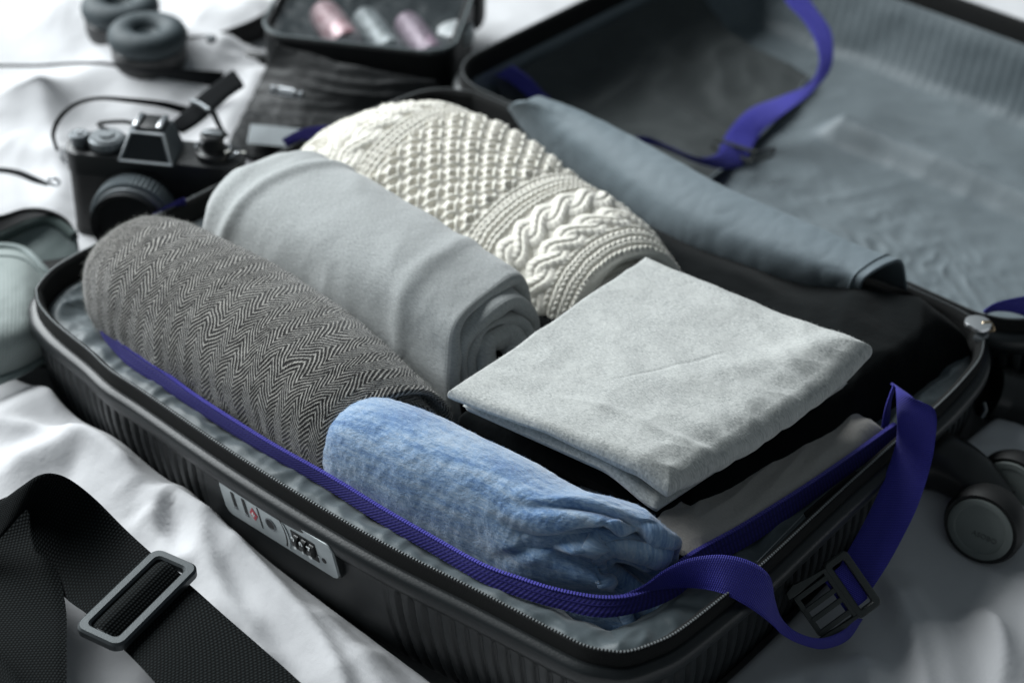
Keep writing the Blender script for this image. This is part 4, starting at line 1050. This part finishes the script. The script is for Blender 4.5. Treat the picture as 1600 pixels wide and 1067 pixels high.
ribbon('headband', A_, B_, .006, M_leather, hp, n=80)
mb = MB(); mb.box(P(330, 61, -.022), (.0035, .0035, .003), bev=.001); mb.build('hinge', M_satin, hp)
mb = MB(); mb.tube(cr([P(376, 86, -.045), P(400, 92, -.045), P(425, 94, -.045)], 10), .006, 8); mb.build('headband_hinge', M_plastic, hp)

# ------------------------------------------------------------------ toiletry case with a window compartment
tdir = math.radians(31); tx = np.array([math.cos(tdir), math.sin(tdir), 0]); ty = np.array([-math.sin(tdir), math.cos(tdir), 0])
t0 = np.array([-.160, .381, 0])
tc = empty('toiletry_case', tuple(t0 + tx * .075 + ty * .06 + np.array([0, 0, -.055])), 'open black nylon toiletry case with small bottles under its clear window', 'case')
tf = lambda x, y, z: tuple(t0 + tx * x + ty * y + np.array([0, 0, z + .012 * max(0, y - .02) / .1]))
w_, h_ = .172, .125
mb = MB(); oc = rrect(w_, h_, .028, 8, w_ / 2, h_ / 2); ic = rrect(w_ - .014, h_ - .014, .022, 8, w_ / 2, h_ / 2)
frame_ring(mb, oc, ic, -.056, .002, tf, .003); mb.build('case_wall', M_case, tc)
mb = MB(); mb.prism(ic, -.050, -.026, tf); mb.build('case_floor', M_case, tc)
pi_ = [tf(x, y, .0035) for x, y in oc]; mb = MB(); mb.tube(cr(pi_, 120, True), .0016, 6, True); mb.build('piping', simple('grey_piping', (.10, .12, .125), .5), tc)
gx, gy = np.meshgrid(np.linspace(.008, w_ - .008, 70), np.linspace(.008, h_ - .008, 50), indexing='ij')
film = NT('clear_vinyl'); film.set('Base Color', (.10, .12, .13, 1)).set('Roughness', .40).set('Alpha', .28).set('Specular IOR Level', .4); film = film.m
Vf = np.array([tf(a, b, -.001 + .004 * float(0)) for a, b in zip(gx.ravel(), gy.ravel())]).reshape(70, 50, 3); Vf[..., 2] += .0030 * fbm(gx * 40, gy * 40, 2.)
grid('clear_window', Vf, film, tc)
# raised back half of the case
mb = MB(); mb.prism(rrect(w_ + .004, .05, .02, 6, w_ / 2, h_ + .022), -.050, .010, tf, .005); mb.build('case_back', M_case, tc)
def bottle(nm, label, a, b, r, mat, cat, cap=None):
    a, b = P(*a), P(*b); ax = b - a; l = np.linalg.norm(ax); ax /= l
    mb = MB(); mb.lathe([(r * .55, 0), (r * .92, l * .06), (r, l * .16), (r, l * .86), (r * .9, l * .96), (r * .6, l)], c=a, axis=ax, n=28, sx=1.)
    o = mb.build(nm, mat); props(o, label, cat)
    return o
gl = lambda n, c, c2: simple(n, c, .35, .15, c2=c2, nscale=170, bump=.0012, bscale=260)
bottle('cosmetic_bottle', 'pink frosted bottle, leftmost under the clear window', (505, 20, -.014), (545, 74, -.012), .0155, gl('pink_glitter', (.24, .10, .12), (.50, .38, .40)), 'bottle')
bottle('cosmetic_tube', 'silver grey tube between the pink and the mauve bottle', (568, 26, -.014), (612, 84, -.012), .0130, gl('silver_glitter', (.07, .085, .09), (.40, .44, .45)), 'tube')
bottle('cosmetic_bottle', 'mauve frosted bottle right of the silver grey tube', (634, 34, -.014), (678, 92, -.012), .0135, gl('mauve_glitter', (.15, .09, .13), (.38, .30, .36)), 'bottle')
c_ = P(712, 50, -.010); mb = MB(); mb.lathe([(.012, -.010), (.0165, -.008), (.0170, 0), (.0160, .004), (.013, .0055)], c=c_, axis=(-.1, -.1, 1), n=36); o = mb.build('cream_jar', gl('pearl_glitter', (.42, .46, .47), (.80, .82, .83))); props(o, 'round pearly white jar, rightmost under the clear window', 'jar')
# front flap of the case draped over the sheet
FG = [[(430, 72, -.006), (480, 86, -.008), (545, 104, -.010), (610, 118, -.012), (680, 128, -.014)],
      [(414, 112, -.028), (470, 124, -.024), (545, 142, -.024), (615, 152, -.026), (690, 160, -.03)],
      [(394, 152, -.042), (450, 162, -.038), (530, 172, -.038), (605, 180, -.04), (690, 190, -.045)],
      [(374, 192, -.046), (440, 202, -.046), (505, 210, -.046), (570, 212, -.05), (660, 220, -.055)],
      [(352, 236, -.050), (420, 250, -.052), (490, 258, -.056), (550, 262, -.06), (630, 262, -.065)]]
G0 = np.array([[P(*q) for q in row] for row in FG]); G1 = np.array([crp(G0[i], 90) for i in range(5)]); G2 = np.stack([crp(G1[:, j], 70) for j in range(90)], 1)
ii = np.linspace(0, 1, 70)[:, None]; jj = np.linspace(0, 1, 90)[None]
G2[..., 2] += .0030 * np.clip(1 - 2.4 * np.abs(perlin(ii * 7 + jj * 1.5, jj * 1.8, 4.)), 0, 1) + .002 * fbm(ii * 5, jj * 5, 2.)
pf_ = grid('front_flap', G2, M_case, tc); so = pf_.modifiers.new('thick', 'SOLIDIFY'); so.thickness = .003
mb = MB(); mb.tube([P(424, 140, -.018), P(431, 141, -.018)], .0045, 10); mb.tube([P(436, 142, -.018), P(462, 147, -.018)], .0048, 10); mb.tube([P(466, 148, -.018), P(473, 149, -.018)], .0040, 10); mb.build('zipper_pull', M_chrome, tc)
LB = [[(392, 194, -.0385), (440, 198, -.036), (505, 206, -.036)], [(386, 224, -.042), (436, 228, -.040), (500, 234, -.040)]]
A_ = [P(*q) for q in LB[0]]; B_ = [P(*q) for q in LB[1]]
ribbon('mesh_label', A_, B_, .001, webbing('silver_mesh', (.12, .14, .15), (.40, .44, .46), .0028, .4, .5), tc, n=50)

# ------------------------------------------------------------------ grey green bag at the left edge
gb = empty('soft_bag', (-.06, .02, -.06), 'grey green nylon bag with a mesh front beside the suitcase corner', 'bag')
def patch(name, G, mat, n, m, wr, th, parent, ws=30):
    G0 = np.array([[P(*q) for q in row] for row in G]); G1 = np.array([crp(r_, m) for r_ in G0]); V = np.stack([crp(G1[:, j], n) for j in range(m)], 1)
    V[..., 2] += wr * fbm(V[..., 0] * ws, V[..., 1] * ws, 3.)
    Lu = np.linspace(0, np.linalg.norm(V[0, m // 2] - V[-1, m // 2]), n)[:, None]; Lv = np.linspace(0, np.linalg.norm(V[n // 2, 0] - V[n // 2, -1]), m)[None]
    o = grid(name, V, mat, parent, uv=np.stack(np.broadcast_arrays(Lu, Lv), -1)); so = o.modifiers.new('thick', 'SOLIDIFY'); so.thickness = th
    return o, V
o, Vg = patch('mesh_front', [[(-90, 386, -.030), (-20, 384, -.030), (34, 390, -.030), (72, 424, -.034), (104, 456, -.045)],
                     [(-90, 440, -.020), (-20, 445, -.018), (38, 450, -.018), (74, 472, -.030), (104, 490, -.045)],
                     [(-90, 520, -.022), (-20, 520, -.020), (36, 518, -.022), (72, 528, -.036), (104, 536, -.052)],
                     [(-90, 612, -.050), (-20, 600, -.050), (28, 582, -.050), (66, 562, -.052), (98, 552, -.060)]], M_meshcloth, 70, 80, .0015, .003, gb)
for e_ in (Vg[0], Vg[-1]):
    MB().tube(e_[::2], .0032, 8).build('piping', M_olive, gb)
MB().tube(Vg[6][::2] + np.array([0, 0, .0006]), .0007, 6).build('seam', M_olive, gb)
o, Vg2 = patch('top_panel', [[(-90, 378, -.040), (-10, 372, -.036), (42, 352, -.032), (80, 346, -.032), (118, 370, -.038)],
                    [(-90, 384, -.046), (-10, 384, -.042), (48, 372, -.040), (88, 372, -.040), (122, 392, -.046)],
                    [(-90, 398, -.050), (-10, 400, -.048), (50, 400, -.046), (92, 412, -.050), (128, 424, -.056)],
                    [(-90, 420, -.055), (-10, 425, -.055), (50, 430, -.055), (92, 440, -.060), (128, 446, -.065)]], M_olive, 40, 60, .0015, .003, gb)
MB().tube(Vg2[0][::2], .0042, 8).build('piping', simple('green_piping', (.05, .075, .07), .6), gb)
ribbon('bag_strap', [P(-60, 345, -.02), P(0, 336, -.02), (P(40, 326, -.02)), P(75, 329, -.022), P(104, 344, -.03), P(122, 372, -.04)],
       [P(-60, 378, -.045), P(0, 366, -.045), P(38, 346, -.045), P(66, 340, -.045), P(92, 352, -.045), P(108, 376, -.05)], .004, M_rubber, gb, n=60)
mb = MB(); mb.prism(rrect(.2, .13, .03), 0, .018, lambda x, y, z: (-.075 + x * .8 + y * .5, .012 + x * .6 - y * .75, -.066 + z), .006); mb.build('bag_body', M_rubber, gb)

# ------------------------------------------------------------------ black luggage strap with slider, front left
ls = empty('luggage_strap', (.26, -.12, -.06), 'wide black webbing strap with a metal slider buckle curling over the sheet', 'strap')
A = [(-120, 868, -.045), (-60, 824, -.030), (0, 783, -.012), (36, 757, .000), (60, 742, .006), (84, 739, .006), (112, 750, .000), (150, 780, -.014), (196, 826, -.028), (240, 866, -.032), (296, 912, -.034), (350, 960, -.034), (410, 1012, -.034), (462, 1058, -.034), (560, 1150, -.034)]
B = [(-150, 985, -.060), (-90, 930, -.050), (-30, 872, -.035), (8, 832, -.022), (36, 800, -.014), (44, 800, -.020), (48, 842, -.040), (68, 895, -.052), (104, 935, -.048), (140, 962, -.042), (185, 1006, -.038), (222, 1043, -.036), (262, 1088, -.036), (310, 1140, -.036), (400, 1240, -.036)]
ribbon('webbing', [P(*a) for a in A], [P(*b) for b in B], .0026, M_blackstrap, ls, n=400, m=20)
A = [(40, 765, -.034), (62, 830, -.045), (90, 890, -.046), (103, 950, -.046), (104, 1010, -.042), (104, 1100, -.040), (104, 1200, -.040)]
B = [(-120, 830, -.034), (-110, 870, -.04), (-100, 920, -.042), (-90, 960, -.040), (-85, 1020, -.036), (-82, 1100, -.034), (-80, 1200, -.034)]
ribbon('webbing', [P(*a) for a in A], [P(*b) for b in B], .0026, M_blackstrap, ls, n=200, m=20)
A = [(84, 880, -.0385), (82, 940, -.036), (84, 1010, -.032), (84, 1100, -.030)]; B = [(80, 880, -.0385), (76, 940, -.036), (78, 1010, -.032), (78, 1100, -.030)]
A = [(-60, 960, -.02), (0, 1022, -.02), (34, 1075, -.02), (70, 1140, -.02)]; B = [(-120, 1030, -.02), (-60, 1100, -.02), (-20, 1150, -.02), (20, 1200, -.02)]
ribbon('webbing', [P(*a) for a in A], [P(*b) for b in B], .0026, M_blackstrap, ls, n=80, m=20)
so_ = P(216, 934, -.030); sl = P(272, 880, -.029) - P(160, 990, -.031); sL = np.linalg.norm(sl); sl /= sL
sw = P(243, 958, -.030) - P(189, 912, -.030); sw -= sl * (sw @ sl); sW = np.linalg.norm(sw); sw /= sW
sn = np.cross(sl, sw); sn = sn if sn[2] > 0 else -sn
print('SLIDER', sL, sW)
sf = lambda x, y, z: tuple(so_ + sl * x + sw * y + sn * z)
fr = MB(); frame_ring(fr, rrect(.077, .034, .007, 8), rrect(.064, .0205, .003, 8), -.0030, .0025, sf, .0014); sb_ = fr.build('slider', simple('slider_metal', (.05, .057, .06), .45, .5, bump=.00006, bscale=800), ls)
ribbon('slider_loop', [sf(-.0315, -.014, -.010), sf(-.0315, -.009, -.001), sf(-.0315, -.003, .0012), sf(-.0315, .003, -.0015), sf(-.0315, .008, -.005), sf(-.0315, .012, -.009)],
       [sf(.0315, -.014, -.010), sf(.0315, -.009, -.001), sf(.0315, -.003, .0012), sf(.0315, .003, -.0015), sf(.0315, .008, -.005), sf(.0315, .012, -.009)], .0022, M_blackstrap, ls, n=60, m=20)
